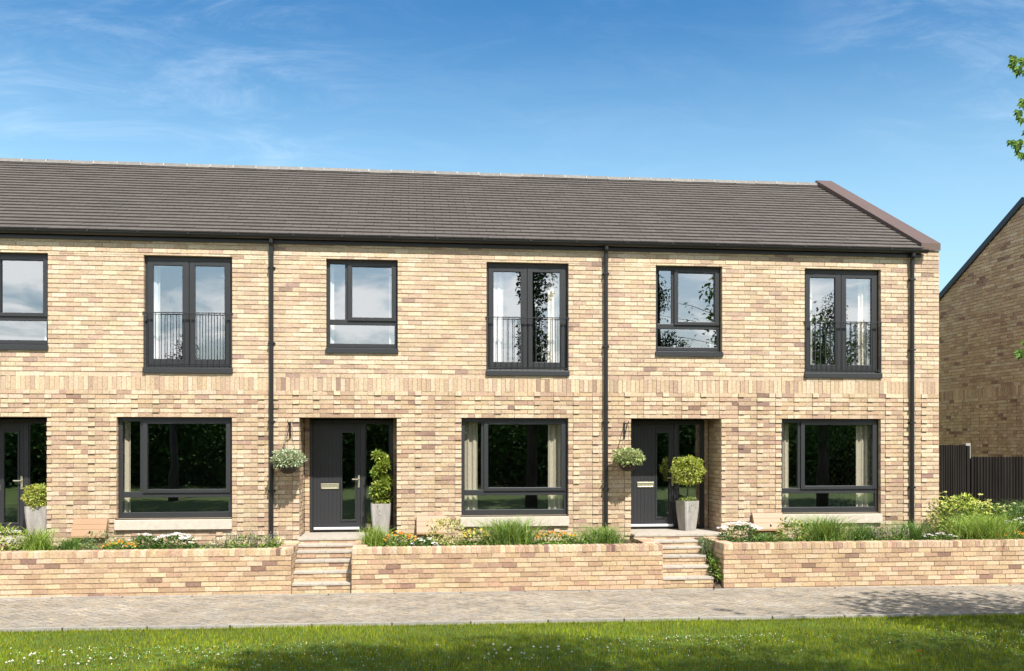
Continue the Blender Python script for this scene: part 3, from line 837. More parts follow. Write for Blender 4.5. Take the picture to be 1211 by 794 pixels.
def p_grass(x, y, h, sp, n, label, pal=FRESH, z=GZ0, wid=.008):
    t = root('ornamental_grass', label, x, y, z, 'grass clump'); r = random.Random(int(x * 97)); b = MB(); tuft(b, (0, 0, 0), int(n * 2.2), h * 1.3, sp * 1.6, pal, r, wid * 1.15, .6)
    add('leaves', b, M['leaf'], t)
def p_marigold(x, y, wx, h, label, n=70, pal=OR, z=GZ0):
    t = root('marigold', label, x, y, z, 'flowers'); r = random.Random(int(x * 91)); b = MB(); f = MB()
    ball(b, (0, 0, h * .45), (wx, .22, h * .5), 420, .055, GREEN + FRESH, r, .3, flat=-.4)
    for k in range(int(n * .45)):
        a = r.uniform(-1, 1); c = r.uniform(-1, 1); e = math.sqrt(max(0, 1 - .8 * a * a - .1 * c * c))
        flower(f, (a * wx, c * .2, h * (.5 + .55 * e * r.uniform(.5, 1.1))), r.uniform(.014, .025), pick(r, pal, .12), r, 8)
    add('leaves', b, M['leaf'], t); add('blossoms', f, M['petal'], t)
def p_white(x, y, wx, h, label, n=14, pal=WH, leafpal=GREEN + DKG, rad=.06, z=GZ0, name='white_flower_plant', wy=.24):
    t = root(name, label, x, y, z, 'flowers'); r = random.Random(int(x * 93)); b = MB(); f = MB()
    ball(b, (0, 0, h * .4), (wx, wy, h * .5), 560, .06, leafpal, r, .3, flat=-.4)
    for k in range(n):
        a = r.uniform(-1, 1); c = r.uniform(-1, .6); e = math.sqrt(max(0, 1 - .8 * a * a - .2 * c * c))
        umbel(f, (a * wx * .95, c * wy, h * (.35 + .66 * e)), rad * r.uniform(.5, 1.0), pal, r, 14)
    add('leaves', b, M['leaf'], t); add('blossoms', f, M['petal'], t)
def p_bush(x, y, rad, label, pal, n=500, L=.06, name='leafy_shrub', z=GZ0, extra=None, w=.5, up=.25):
    t = root(name, label, x, y, z, 'shrub'); r = random.Random(int(x * 89)); b = MB()
    ball(b, (0, 0, rad[2] * .75), rad, n, L, pal, r, .25, up, w, flat=-.5)
    add('leaves', b, M['leaf'], t)
    if extra:
        f = MB(); extra(f, r); add('blossoms', f, M['petal'], t)
def spikes(n, wx, h0, h1, pal):
    def go(f, r):
        for k in range(n):
            x, y = r.uniform(-wx, wx), r.uniform(-.2, .2); h = r.uniform(h0, h1); lx = r.uniform(-.05, .05)
            f.tube([(x, y, .05), (x + lx, y, h)], .002, 4, (.16, .22, .06))
            for q in range(10):
                z = h * (1 - .045 * q); leaf(f, (x + lx * z / h, y, z), (r.gauss(0, 1), r.gauss(0, 1), .6), (0, 0, 1), .022, .014, pick(r, pal))
    return go
def tops(n, wx, wy, h0, h1, pal, rad=.035):
    def go(f, r):
        for k in range(n):
            x, y = r.uniform(-wx, wx), r.uniform(-wy, wy); h = r.uniform(h0, h1) * (1 - .3 * (x / wx) ** 2)
            f.tube([(x * .7, y * .7, h * .3), (x, y, h)], .003, 4, (.2, .26, .06)); umbel(f, (x, y, h), rad * r.uniform(.7, 1.2), pal, r, 14)
    return go
# left bed
p_bush(-3.95, -.75, (.34, .28, .26), 'yellow-green variegated shrub in the left bed at the picture edge', YEL + FRESH, 420, .07, 'variegated_shrub')
p_grass(-3.42, -.8, .42, .30, 160, 'arching tuft of grass in front of the leftmost stone pot', FRESH)
p_grass(-2.95, -.7, .26, .22, 110, 'short tuft of grass left of the leftmost tan wall box', GREEN)
p_bush(-2.45, -.75, (.34, .24, .20), 'low mound of small green leaves in front of the leftmost tan wall box', [(.16, .26, .10), (.20, .30, .12), (.12, .2, .07)], 520, .04, 'sedum')
p_marigold(-2.12, -1.0, .26, .20, 'orange marigolds just behind the left garden wall', 80)
p_white(-1.82, -.85, .22, .30, 'pale pink flower cluster below the left stone window sill', 10, PK + WH, name='pink_flower_plant')
p_white(-1.36, -.85, .34, .29, 'broad white flower cluster below the left stone window sill', 17)
p_bush(-.72, -.7, (.14, .18, .12), 'tiny pink-tipped plant between the white flowers and the grey-purple spikes', GREEN + PK, 160, .04)
p_bush(-.22, -.8, (.42, .24, .15), 'low plant with grey-purple flower spikes left of the first downpipe', GREEN + FRESH, 420, .05, 'lavender', extra=spikes(70, .42, .18, .33, PUR + [(.40, .37, .36)]))
p_bush(.16 - .02, -.75, (.16, .18, .12), 'small yellow-green plant at the foot of the first downpipe', FRESH + YEL, 200, .05)
# middle bed
p_grass(1.72, -.85, .40, .26, 170, 'upright tuft of grass right of the middle steps', FRESH)
p_marigold(2.12, -.95, .26, .28, 'orange marigolds in front of the spiral plant pot', 95)
p_white(2.50, -1.0, .20, .20, 'low white flowers in front of the middle tan wall box', 12, WH, rad=.05)
p_bush(2.86, -.8, (.36, .26, .30), 'cream and yellow variegated shrub beside the middle tan wall box', YEL + [(.62, .55, .3), (.55, .5, .22)], 620, .055, 'variegated_shrub')
p_marigold(3.32, -.85, .22, .30, 'yellow-orange flowers left of the large grass clump', 75, [(.62, .42, .05), (.55, .35, .06), (.66, .5, .12)])
p_grass(3.92, -.75, .50, .52, 420, 'large arching grass clump below the middle stone window sill', GREEN + FRESH)
p_marigold(4.62, -.85, .34, .26, 'orange marigolds right of the large grass clump', 100)
p_bush(5.0, -.8, (.14, .16, .13), 'small green plant between the right-hand marigolds and the second downpipe', FRESH, 160, .06)
p_grass(5.42, -.75, .36, .40, 260, 'grass clump at the foot of the second downpipe', GREEN + FRESH)
b = MB(); r = random.Random(8)       # low ground cover knitting the beds together
for (xa, xb, ya, yb, n) in ((-4.0, .22, -1.15, -.1, 3000), (1.62, 6.0, -1.15, -.1, 3200), (7.5, 11.7, -1.15, -.1, 3000), (11.7, 15, -1.15, 1.1, 3400)):
    for k in range(n):
        x, y = r.uniform(xa, xb), r.uniform(ya, yb)
        if math.sin(x * 3.1) + math.sin(x * 1.3 + y * 4) + r.uniform(-1.2, 1.2) < -.5: continue
        leaf(b, (x, y, -.15 + abs(r.gauss(0, .055))), (r.gauss(0, 1), r.gauss(0, 1), r.uniform(.1, 1)), (0, 0, 1), r.uniform(.03, .07), .03, pick(r, GREEN + DKG + FRESH))
struct(add('ground_cover', b, M['leaf']), 'stuff')
# beside the end steps
p_bush(7.17, -.70, (.10, .34, .24), 'trailing plant with grey-purple flowers beside the end house steps', GREEN, 380, .045, 'trailing_plant', z=-.42, extra=spikes(40, .09, .2, .42, PUR + [(.42, .38, .36)]))
p_bush(7.19, -1.12, (.085, .24, .24), 'green leafy plant in the gap left of the right garden wall', GREEN + FRESH, 340, .06, z=-.70)
# end bed
p_white(7.72, -.85, .36, .38, 'large white-flowered shrub at the corner of the right garden wall', 24, WH, rad=.075, name='white_flower_shrub')
p_grass(8.08, -1.0, .22, .26, 130, 'short green grass between the white-flowered shrub and the yellow shrub', GREEN, wid=.012)
p_bush(8.62, -.85, (.30, .24, .26), 'yellow-green shrub in front of the rightmost tan wall box', YEL + FRESH + GREEN, 420, .06, 'variegated_shrub')
p_grass(9.22, -.75, .50, .46, 360, 'tall grass clump at the left end of the right stone window sill', GREEN + FRESH)
p_grass(9.88, -.8, .36, .36, 230, 'grass clump in the middle below the right stone window sill', GREEN)
p_bush(10.25, -.9, (.34, .22, .15), 'low plant with grey-pink spikes near the third downpipe', GREEN + FRESH, 380, .05, 'heather', extra=spikes(60, .32, .18, .32, PUR + PK))
p_grass(10.75, -.7, .38, .40, 260, 'grass clump at the foot of the third downpipe', GREEN)
p_white(11.05, -1.05, .30, .20, 'low pale pink flowers just behind the right garden wall', 14, PK + WH, rad=.045, name='pink_flower_plant')
p_bush(12.0, -.15, (.58, .42, .46), 'tall yellow-topped shrub at the corner of the end house', FRESH + LIME, 1300, .07, 'yellow_flower_shrub', extra=tops(52, .55, .35, .5, .86, [(.62, .58, .12), (.52, .52, .10), (.68, .62, .25)], .05))
p_grass(11.98, -.85, .50, .56, 520, 'broad bright grass clump in front of the yellow-topped shrub', FRESH)
p_white(11.42, .12, .10, .62, 'single stem of white flowers against the corner of the end house', 4, WH, rad=.05, wy=.06)
p_marigold(12.42, -1.0, .30, .20, 'orange marigolds low behind the right garden wall near the fence', 80)
p_white(12.95, -.7, .45, .42, 'tall white daisies in front of the dark fence', 16, WH, leafpal=GREEN + FRESH, rad=.05, name='daisy_plant')
p_bush(12.95, .35, (.6, .35, .34), 'yellow-flowered plant against the dark fence', GREEN + FRESH, 520, .07, 'yellow_flower_plant', extra=tops(20, .6, .3, .45, .68, [(.55, .55, .2), (.6, .6, .3)], .045))
p_grass(13.6, .3, .66, .5, 300, 'dark tall grass at the foot of the fence by the picture edge', DKG + GREEN)
p_bush(14.4, -.5, (.6, .5, .4), 'leafy green shrub just beyond the right picture edge', GREEN + FRESH, 600, .07)

# ------------------------------------------------------------------ pots, baskets, boxes
def pot(x, y, label, wt, wb, h, rot, grp='tall tapered stone pots by the doors'):
    t = thing('plant_pot', label, 'plant pot', (x, y, 0), grp, rot)
    def ring(w, z, k=.16): return [(sx * w / 2 * (1 if q == 0 else 1 - k), sy * w / 2 * (1 - k if q == 0 else 1), z) for sx, sy, o in ((1, 1, 0), (-1, 1, 1), (-1, -1, 0), (1, -1, 1)) for q in ((0, 1) if o == 0 else (1, 0))]
    b = MB()
    rings = [ring(wb, 0), ring(wb + .004, .02)] + [ring(wb + (wt - wb) * math.sin(s * 1.45) / math.sin(1.45), .02 + (h - .02) * s) for s in (.2, .4, .6, .8, 1)] + [ring(wt - .04, h), ring(wt - .05, h - .06)]
    for a, c in zip(rings, rings[1:]):
        for q in range(8): b.poly([a[q], a[(q + 1) % 8], c[(q + 1) % 8], c[q]])
    b.poly(rings[0][::-1])
    add('pot', b, M['pot'], t)
    s = MB(); s.poly(ring(wt - .045, h - .03)); add('compost', s, M['soil'], t)
    return t
def trail(b, w, h, n, pal, r, L=.04, drop=.1):
    for k in range(n):
        a = r.uniform(0, 6.283); q = w * .5 * r.uniform(.2, 1.02) ; x, y = q * math.cos(a), q * math.sin(a)
        z = h + .03 * (1 - (q / (w * .5)) ** 2) + r.uniform(-.01, .025)
        if q > w * .44: z -= abs(r.gauss(0, drop)); x *= 1.06; y *= 1.06
        leaf(b, (x, y, z), (x * 3 + r.gauss(0, .4), y * 3 + r.gauss(0, .4), r.uniform(-.5, .6)), (0, 0, 1), L, L * .6, pick(r, pal))
# ball bush, left house
PT = [(-3.84, .40, .33, .25, .50), (1.79, .36, .325, .25, .525), (7.20, .42, .37, .26, .52)]
t = pot(PT[0][0], PT[0][1], 'tall tapered grey stone pot at the left house door, holding the low clipped ball', .36, .26, .52, .1)
t = thing('ball_bush', 'low clipped yellow-green ball bush in the leftmost stone pot', 'bush', (PT[0][0], PT[0][1], .5), 'clipped plants in the stone pots')
r = random.Random(5); b = MB(); ball(b, (0, 0, .16), (.25, .25, .22), 1800, .036, LIME + YEL[:2], r, .5, .3, .75); trail(b, .34, .0, 90, LIME, r, .035, .03); add('leaves', b, M['leaf'], t)
t = pot(PT[1][0], PT[1][1], 'tall tapered grey stone pot at the middle house door, holding the spiral plant', .335, .255, .525, -.06)
t = thing('spiral_plant', 'tall leafy yellow-green spiral plant in the stone pot by the middle door', 'bush', (PT[1][0], PT[1][1], .5), 'clipped plants in the stone pots')
r = random.Random(6); b = MB()
for k in range(2600):
    s = r.random(); a = s * 2 * math.pi * 2.4 + .6; rad = .085 * (1 - .25 * s); z = .10 + s * .76
    cx, cy = rad * math.cos(a), rad * math.sin(a) * .6
    v = Vector((r.gauss(0, 1), r.gauss(0, 1), r.gauss(0, 1))).normalized() * (.115 * (1 - .3 * s)) * r.uniform(.5, 1)
    leaf(b, (cx + v.x, cy + v.y, z + v.z), (v.x + r.gauss(0, .03), v.y + r.gauss(0, .03) - .02, v.z + .03), (0, -.4, 1), r.uniform(.04, .075), .035, pick(r, LIME + FRESH))
trail(b, .32, .03, 200, LIME + YEL[:1], r, .032, .12); add('leaves', b, M['leaf'], t)
b = MB(); b.tube([(0, 0, 0), (.01, 0, .3), (-.01, 0, .6), (0, 0, .8)], [.014, .012, .009, .005], 7); add('stem', b, M['bark'], t)
t = pot(PT[2][0], PT[2][1], 'tall tapered grey stone pot at the end house door, holding the ball tree', .315, .225, .53, .36)
t = thing('ball_tree', 'small standard tree with round clipped crown in the stone pot by the end house door', 'tree', (PT[2][0], PT[2][1], .5), 'clipped plants in the stone pots')
r = random.Random(7); b = MB(); ball(b, (0, 0, .565), (.30, .30, .255), 2300, .040, LIME + [(.46, .48, .13)], r, .55, .3, .75); add('crown', b, M['leaf'], t)
b = MB(); trail(b, .33, .04, 520, [(.24, .30, .07), (.30, .34, .12), (.20, .26, .06)], r, .032, .11); add('foliage', b, M['leaf'], t)
b = MB(); b.tube([(0, 0, -.02), (.004, 0, .2), (0, 0, .42)], [.018, .015, .013], 8)
for k in range(6): b.tube([(0, 0, .40), (.12 * math.cos(k), .12 * math.sin(k), .55)], [.01, .004], 5)
add('trunk', b, M['bark'], t)

def basket(x, label, pal, seed, zc=1.30):
    t = thing('hanging_basket', label, 'hanging basket', (x, -.28, 0), 'hanging baskets beside the doors')
    r = random.Random(seed)
    b = MB(); prof = [(.004, zc - .235), (.07, zc - .225), (.12, zc - .19), (.15, zc - .14), (.165, zc - .06), (.165, zc - .03), (.15, zc - .03)]
    b.lathe(prof, 0, 0, 22)
    bw = add('basket', b, M['potdark'], t, smooth=True)
    b = MB(); ball(b, (0, 0, zc), (.255, .23, .15), 1200, .06, pal, r, .45, .25, .5, flat=-.55)
    for k in range(90):
        a = r.uniform(0, 6.283); leaf(b, (.19 * math.cos(a), .19 * math.sin(a), zc - .04 - r.random() * .05), (math.cos(a), math.sin(a), -.6), (0, 0, 1), .06, .03, pick(r, pal))
    add('foliage', b, M['leaf'], t)
    b = MB(); zt = 1.885
    b.box(-.013, .013, .258, .277, zt - .24, zt + .03)
    b.tube([(0, .26, zt), (0, .1, zt + .01), (0, -.02, zt + .005), (0, -.05, zt + .03), (0, -.035, zt + .045)], .008, 7)
    b.tube([(0, .26, zt - .20), (0, .2, zt - .17), (0, .12, zt - .07), (0, .08, zt)], .007, 7)
    add('bracket', b, M['black'], t)
    b = MB()
    for a in (.5, 2.6, 4.7): b.tube([(0, -.0, zt), (.155 * math.cos(a), .155 * math.sin(a), zc + .03)], .003, 5)
    add('chains', b, M['black'], t)
basket(.30, 'hanging basket of silver-green foliage by the middle house door', SILV, 3, 1.29)
basket(W + .33, 'hanging basket of yellow-green foliage by the end house door', [(.34, .40, .14), (.44, .48, .22), (.26, .33, .10), (.50, .52, .28)], 4, 1.31)

def meter_box(x0, x1, ztop, label):
    t = thing('meter_box', label, 'meter box', ((x0 + x1) / 2, 0, 0), 'tan meter boxes low on the front wall')
    w = (x1 - x0) / 2; zb = ztop - .285
    b = MB(); b.box(-w + .02, w - .02, -.135, -.024, -.2, zb + .02); add('body', b, M['box'], t, bevel=.006)
    b = MB()
    pr = [(-.024, ztop), (-.06, ztop), (-.20, zb + .02), (-.205, zb - .012), (-.024, zb - .012)]
    for q in range(5):
        p, n = pr[q], pr[(q + 1) % 5]; b.poly([(-w, *p), (w, *p), (w, *n), (-w, *n)])
    b.poly([(-w, *p) for p in pr]); b.poly([(w, *p) for p in pr[::-1]])
    lid = add('lid', b, M['box'], t, bevel=.006)
    b = MB()
    for s in (.33, .62):            # pressed grooves
        y = -.06 - .14 * s - .0015; z = ztop + (zb + .02 - ztop) * s
        b.box(-w + .004, w - .004, y - .001, y + .004, z - .003, z + .003)
    add('groove', b, M['box'], lid)
    b = MB(); b.tube([(.02, -.16, zb + .085), (.02, -.193, zb + .07)], .013, 12); add('lock', b, M['dark'], lid)
meter_box(-3.13, -2.60, .335, 'tan plastic meter box on the left house wall, left of the left stone sill')
meter_box(2.39, 2.86, .335, 'tan plastic meter box on the middle house wall beside the variegated shrub')
meter_box(8.22, 8.76, .335, 'tan plastic meter box on the end house wall behind the white-flowered shrub')

# ------------------------------------------------------------------ neighbour and fence
NX = 15.25
t = thing('brick_house', 'neighbouring brick house on the right, its shaded gable wall behind the dark fence', 'house', (0, 0, 0))
b = MB(); ny0, ny1 = -.45, 6.08; nr = 2.80; nz = 5.10; ns = .497
def ngab(z):
    if z < nz: return (ny0, ny1)
    q = (z - nz) / ns; return (ny0 + q, ny1 - q)
NP = lambda u, d, z: (NX - d, u, z)
brickwork(b, NP, ny0, ny1, -.9, 2.57, [], seed=501, style='relief', zref=2.57, dark=1.0, shade=(1.05, .98, .93))
brickwork(b, NP, ny0, ny1, 2.57, 2.79, [], seed=502, style='soldier', zref=2.57, course=.22, dark=1.0, shade=(1.05, .98, .93))
brickwork(b, NP, ny0, ny1, 2.79, nz + ns * 3.25, [], seed=503, zref=2.79, dark=1.0, gable=ngab, shade=(1.05, .98, .93))
brickwork(b, lambda u, d, z: (u, ny0 - d, z), NX + .1, NX + 6, -.9, nz, [], seed=504, zref=2.57)
b.poly([(NX + 6, ny0, -.9), (NX + 6, ny1, -.9), (NX + 6, ny1, nz), (NX + 6, ny0, nz)], (.4, .3, .2)); b.poly([(NX, ny1, -.9), (NX + 6, ny1, -.9), (NX + 6, ny1, nz), (NX, ny1, nz)], (.4, .3, .2))
add('wall', b, M['brick'], t)
b = MB()
ridge = nz + ns * (nr - ny0 + .0)
for (ya, yb_) in ((ny0 - .12, nr), (ny1 + .12, nr)):
    za = nz - .12 * ns + .03
    b.poly([(NX + .03, ya, za), (NX + 6.1, ya, za), (NX + 6.1, nr, ridge + .03), (NX + .03, nr, ridge + .03)], (.11, .1, .09))
rf = add('roof', b, M['tile'], t)
b = MB()
for (ya, s) in ((ny0 - .14, 1), (ny1 + .14, -1)):
    za = nz - .14 * ns
    P4 = [(ya, za - .09), (ya, za + .06), (nr, ridge + .06), (nr, ridge - .09)]
    for xx in (NX - .05, NX + .03): b.poly([(xx, *p) for p in P4])
    b.poly([(NX - .05, *P4[1]), (NX + .03, *P4[1]), (NX + .03, *P4[2]), (NX - .05, *P4[2])]); b.poly([(NX - .05, *P4[0]), (NX + .03, *P4[0]), (NX + .03, *P4[3]), (NX - .05, *P4[3])])
    b.poly([(NX - .05, *P4[0]), (NX + .03, *P4[0]), (NX + .03, *P4[1]), (NX - .05, *P4[1])])
M['slate'] = mat('blue_black_trim', (.028, .034, .042), .5, tint=False)
add('verge', b, M['slate'], rf)

t = thing('timber_fence', 'dark upright-slatted timber fence stepping down beside a pale post', 'fence', (0, 0, 0))
def slats(x0, x1, y, z0, z1, pitch, w, seed):
    b = MB(); r = random.Random(seed); x = x0
    while x + w < x1:
        k = r.uniform(.8, 1.25); b.box(x, x + w, y + r.uniform(-.003, .003), y + .035, z0, z1 + r.uniform(-.004, .004), (k, k, k)); x += pitch
    b.box(x0, x1, y + .04, y + .055, z0, z1 - .03, (.35, .35, .35))
    return b
FY = 1.25
add('fence_panel', slats(11.72, 12.99, FY, -.3, 1.515, .0475, .034, 1), M['fence'], t)
add('fence_panel', slats(13.07, NX - .01, FY - .05, -.3, 1.285, .0615, .043, 2), M['fence'], t)
b = MB(); b.box(13.02, 13.12, FY + .06, FY + .16, -.3, 1.545); add('fence_post', b, M['post'], t, bevel=.006)
b = MB(); b.box(12.995, 13.055, FY - .02, FY + .05, -.3, 1.50); add('end_stile', b, M['fence'], t)

b = MB(); r = random.Random(12)    # a single red leaf on the grass
q = (7.9, -6.10, lawn_z(7.9, -6.1) + .06)
for k in range(5): leaf(b, q, (math.cos(k * 1.3), math.sin(k * 1.3), .25), (0, 0, 1), .032, .022, (.45, .06, .02))
tag(add('fallen_leaf', b, M['petal']), 'small red fallen leaf lying on the lawn at the lower right', 'leaf')

# ------------------------------------------------------------------ trees behind and beside the viewer
def tree(x, y, label, h, crown, n, L, seed, trunk=.16, pal=DKG, twigs=(), lowest=2.2, name='broadleaf_tree', grp=None):
    """crown: list of (dx,dy,z,rx,ry,rz) clumps in the tree's own frame"""
    g0 = gz(max(-30, min(30, x)))
    t = thing(name, label, 'tree', (x, y, g0), grp); r = random.Random(seed)
    w = MB(); top = h * .8
    tp = [(0, 0, -.1), (.05, .03, top * .3), (-.06, .02, top * .6), (.03, 0, top)]
    w.tube(tp, [trunk * 1.25, trunk, trunk * .65, trunk * .15], 9)
    b = MB(); tot = sum((c[3] * c[4] * c[5]) ** .6 for c in crown)
    for c in crown:
        z0 = min(max(lowest * .8, c[2] - 1.2), top)
        mid = (c[0] * .45, c[1] * .45, (z0 + c[2]) / 2 + .2)
        w.tube([(0, 0, z0), mid, (c[0], c[1], c[2])], [trunk * .4, trunk * .22, trunk * .06], 6)
        m = int(n * (c[3] * c[4] * c[5]) ** .6 / tot)
        for k in range(m):
            v = Vector((r.gauss(0, 1), r.gauss(0, 1), r.gauss(0, 1))).normalized() * (r.random() ** .45)
            if math.sin(v.x * 8 + c[0]) + math.sin(v.y * 9 + c[1]) + math.sin(v.z * 8) < -1.1: continue
            p = (c[0] + v.x * c[3], c[1] + v.y * c[4], c[2] + v.z * c[5])
            leaf(b, p, (r.gauss(0, 1), r.gauss(0, 1), r.gauss(-.3, .7)), (r.gauss(0, .5), r.gauss(0, .5), 1), L * r.uniform(.6, 1.3), L * .55, pick(r, pal))
    for pts, cl in twigs:           # twigs with hand-shaped leaves
        p0, p1, p2 = [Vector(q) for q in pts]
        line = [p0 * (1 - t) ** 2 + p1 * 2 * t * (1 - t) + p2 * t * t + Vector((r.gauss(0, .03), r.gauss(0, .03), r.gauss(0, .03))) * (0 < t < 1) for t in (0, .2, .4, .6, .8, 1)]
        w.tube(line, [.016, .012, .009, .007, .005, .003], 5)
        for q, m_ in zip(line[1:5], (16, 10, 6, 4)):
            for k in range(m_): leaf(b, q + Vector((r.gauss(0, .09), r.gauss(0, .09), r.gauss(0, .09))), (r.gauss(0, 1), r.gauss(0, 1), r.gauss(-.4, .6)), (0, 0, 1), r.uniform(.08, .13), .06, pick(r, pal))
        for q in cl:
            for k in range(3):
                o = Vector(q) + Vector((r.gauss(0, .035), r.gauss(0, .035), r.gauss(0, .035)))
                ax = r.uniform(-.5, .5); tl = Vector((r.gauss(0, .4), -.6, 1))
                for a in (-1.15, -.6, 0, .6, 1.15):
                    d = Vector((math.sin(a + ax), r.uniform(-.2, .1), -math.cos(a + ax)))
                    leaf(b, o, d, tl.cross(d).cross(d) if False else (0, -1, .3), .085 * (1 - .25 * abs(a)), .036, pick(r, [(.10, .20, .03), (.16, .27, .04), (.07, .14, .025)]))
    add('trunk', w, M['bark'], t, smooth=True); add('crown', b, M['leaf'], t)
def edge_pt(u, v, Yp):
    """a point of the twig at a known distance in front of the terrace (used once to know where the branch ends)"""
    a = (Yp) * math.tan(TH + math.atan((u - 605.5) / 1120)); d = a * math.sin(TH) + Yp * math.cos(TH)
    return Vector((CAMX + a, Yp - DC, CZ - (v - 521) * d / 1120))
TX, TY = 11.05, -7.4
base = Vector((TX, TY, gz(TX)))
tw = []
for (uv, n) in (([(1203, 72), (1198, 78), (1207, 68), (1212, 82)], 0), ([(1211, 120), (1210, 132)], 1), ([(1202, 172), (1207, 166), (1213, 178)], 2), ([(1211, 408)], 3)):
    pts = [edge_pt(u, v, 8.6) - base for u, v in uv]
    st = Vector((.3, -.2, max(2.4, pts[0].z - .8)))
    tw.append(([tuple(st), tuple((st + pts[0]) / 2 + Vector((0, 0, .25))), tuple(pts[0])], [tuple(p) for p in pts]))
tree(TX, TY, 'maple tree just right of the picture, a few leafy twigs reaching in at the edge', 7.0,
     [(.3, 0, 5.2, 1.5, 1.9, 1.3), (.2, -.6, 6.3, 1.3, 1.6, 1.0), (1.2, .3, 4.6, 1.3, 1.6, 1.1)], 3600, .16, 21, .13, GREEN + DKG, tw, name='maple_tree')
tree(6.5, -16.6, 'tall tree behind the viewer, mirrored in the middle house balcony window', 16.5,
     [(.4, 0, 13.8, 3.0, 2.0, 1.7), (-1.6, .5, 13.0, 1.9, 1.7, 1.4), (2.1, -.3, 12.6, 2.2, 1.6, 1.4), (.1, .1, 8.2, .7, .8, 1.6), (.05, 0, 5.6, .62, .7, 1.5), (-.5, 0, 3.6, .8, .6, .8), (.45, 0, 3.4, .55, .6, 1.1), (.2, 0, 4.6, .6, .7, 1.2)], 26000, .15, 31, .17, lowest=2.4)
tree(-2.0, -17.0, 'tall tree behind the viewer at the left, shading the lawn corner', 16.5,
     [(0, 0, 13.8, 2.0, 1.9, 1.6), (-1.9, .3, 13.0, 1.9, 1.6, 1.4), (1.2, -.2, 12.2, 1.2, 1.5, 1.2)], 12000, .16, 32, .24, lowest=9)
tree(10.9, -16.4, 'tree behind the viewer, mirrored in the end house small upstairs window', 16,
     [(.4, 0, 13.6, 3.0, 1.9, 1.6), (2.6, .3, 12.9, 2.2, 1.8, 1.5), (-1.5, -.2, 12.4, 1.6, 1.6, 1.3), (.3, .2, 5.7, .9, .8, .55), (.5, 0, 4.5, 1.1, .9, .7), (-.2, .3, 7.4, .7, .6, .8)], 20000, .12, 33, .20, lowest=3)
tree(17.0, -16.4, 'bushy young tree behind the viewer, mirrored in the end house balcony window', 8.2,
     [(0, 0, 5.2, 1.0, 1.0, 1.4), (.9, .2, 4.4, .8, .9, 1.2), (-.9, 0, 4.0, .7, .9, 1.2), (.1, 0, 3.0, 1.3, 1.1, 1.0), (1.5, .1, 5.9, .5, .6, .9), (.4, 0, 6.9, .5, .5, .8)], 12000, .10, 34, .20, GREEN + DKG, lowest=1.5)
tree(-6.6, -20.5, 'small tree behind the viewer, mirrored low in the left house balcony window', 6.4,
     [(0, 0, 4.6, 1.0, 1.0, 1.0), (.5, 0, 5.7, .5, .6, .7), (-.8, 0, 4.0, .8, .8, .7), (.9, .2, 3.7, .8, .8, .6)], 4200, .10, 35, .16, lowest=1.5)
for (bx, nm) in ((-4.2, 'left'), (4.1, 'middle'), (12.4, 'right'), (19.6, 'far right')):  # unseen row, added so its canopy shades the lawn mirrored in the lower panes
    tree(bx, -28, 'unseen high-crowned tree added behind the viewer to shade the lawn, %s of a row of four' % nm, 16,
         [(-1.5, 0, 12.8, 3.0, 2.4, 1.6), (2.2, .5, 12.4, 2.6, 2.3, 1.5), (-1.2, 3.6, 12.6, 3.0, 2.3, 1.4), (2.0, 4.2, 12.2, 2.6, 2.3, 1.4), (0, 7.4, 12.2, 3.2, 2.3, 1.4), (2.6, 8.6, 11.8, 2.2, 2.0, 1.3), (-2.6, 8.4, 11.8, 2.2, 2.0, 1.3)],
         13000, .34, 50 + int(bx), .26, lowest=9.5, grp='unseen row of trees added to shade the lawn')
# far tree belt across the green: one mass
b = MB(); r = random.Random(44)
for k in range(64000):
    x = r.uniform(-42, 60); y = -34 + r.gauss(0, 1.5)
    top = 4.4 + .9 * math.sin(x * .5) + .6 * math.sin(x * 1.3 + 1) + .4 * math.sin(x * 2.9) + .25 * math.sin(x * 6.1)
    z = gz(max(-30, min(30, x))) + .05 + (top + .2) * r.random() ** .9
    y += -1.0 * (z / 5) ** 2
    leaf(b, (x, y, z), (r.gauss(0, 1), r.gauss(0, 1), r.gauss(0, .8)), (r.gauss(0, .4), r.gauss(0, .4), 1), r.uniform(.15, .36), .2, pick(r, DKG))
for k in range(5000):               # the shaded inside of the belt
    x = r.uniform(-42, 60); z = gz(max(-30, min(30, x))) + 3.6 * r.random()
    leaf(b, (x, -36.5 + r.gauss(0, .8), z), (r.gauss(0, 1), r.gauss(0, .4), r.gauss(0, 1)), (0, 1, .2), 1.3, 1.0, pick(r, DKG))
struct(add('woodland', b, M['leafdull']), 'stuff')

# ------------------------------------------------------------------ sky, sun, camera
EL, AZ = 53.0, 20.0
w = bpy.data.worlds.new('World'); scene.world = w; w.use_nodes = True
nt = w.node_tree; N = nt.nodes; L = nt.links; N.clear()
out = N.new('ShaderNodeOutputWorld'); bg = N.new('ShaderNodeBackground'); bg.inputs[1].default_value = .10
sky = N.new('ShaderNodeTexSky'); sky.sky_type = 'NISHITA'; sky.sun_disc = False; sky.sun_elevation = R(EL); sky.sun_rotation = R(180 - AZ)
sky.altitude = 0; sky.air_density = 1.0; sky.dust_density = 1.7; sky.ozone_density = 2.0
hs = N.new('ShaderNodeHueSaturation'); hs.inputs['Saturation'].default_value = 1.06; hs.inputs['Value'].default_value = 1.18; hs.inputs['Hue'].default_value = .478
L.new(sky.outputs[0], hs.inputs['Color'])
tc = N.new('ShaderNodeTexCoord'); sep = N.new('ShaderNodeSeparateXYZ'); L.new(tc.outputs['Generated'], sep.inputs[0])
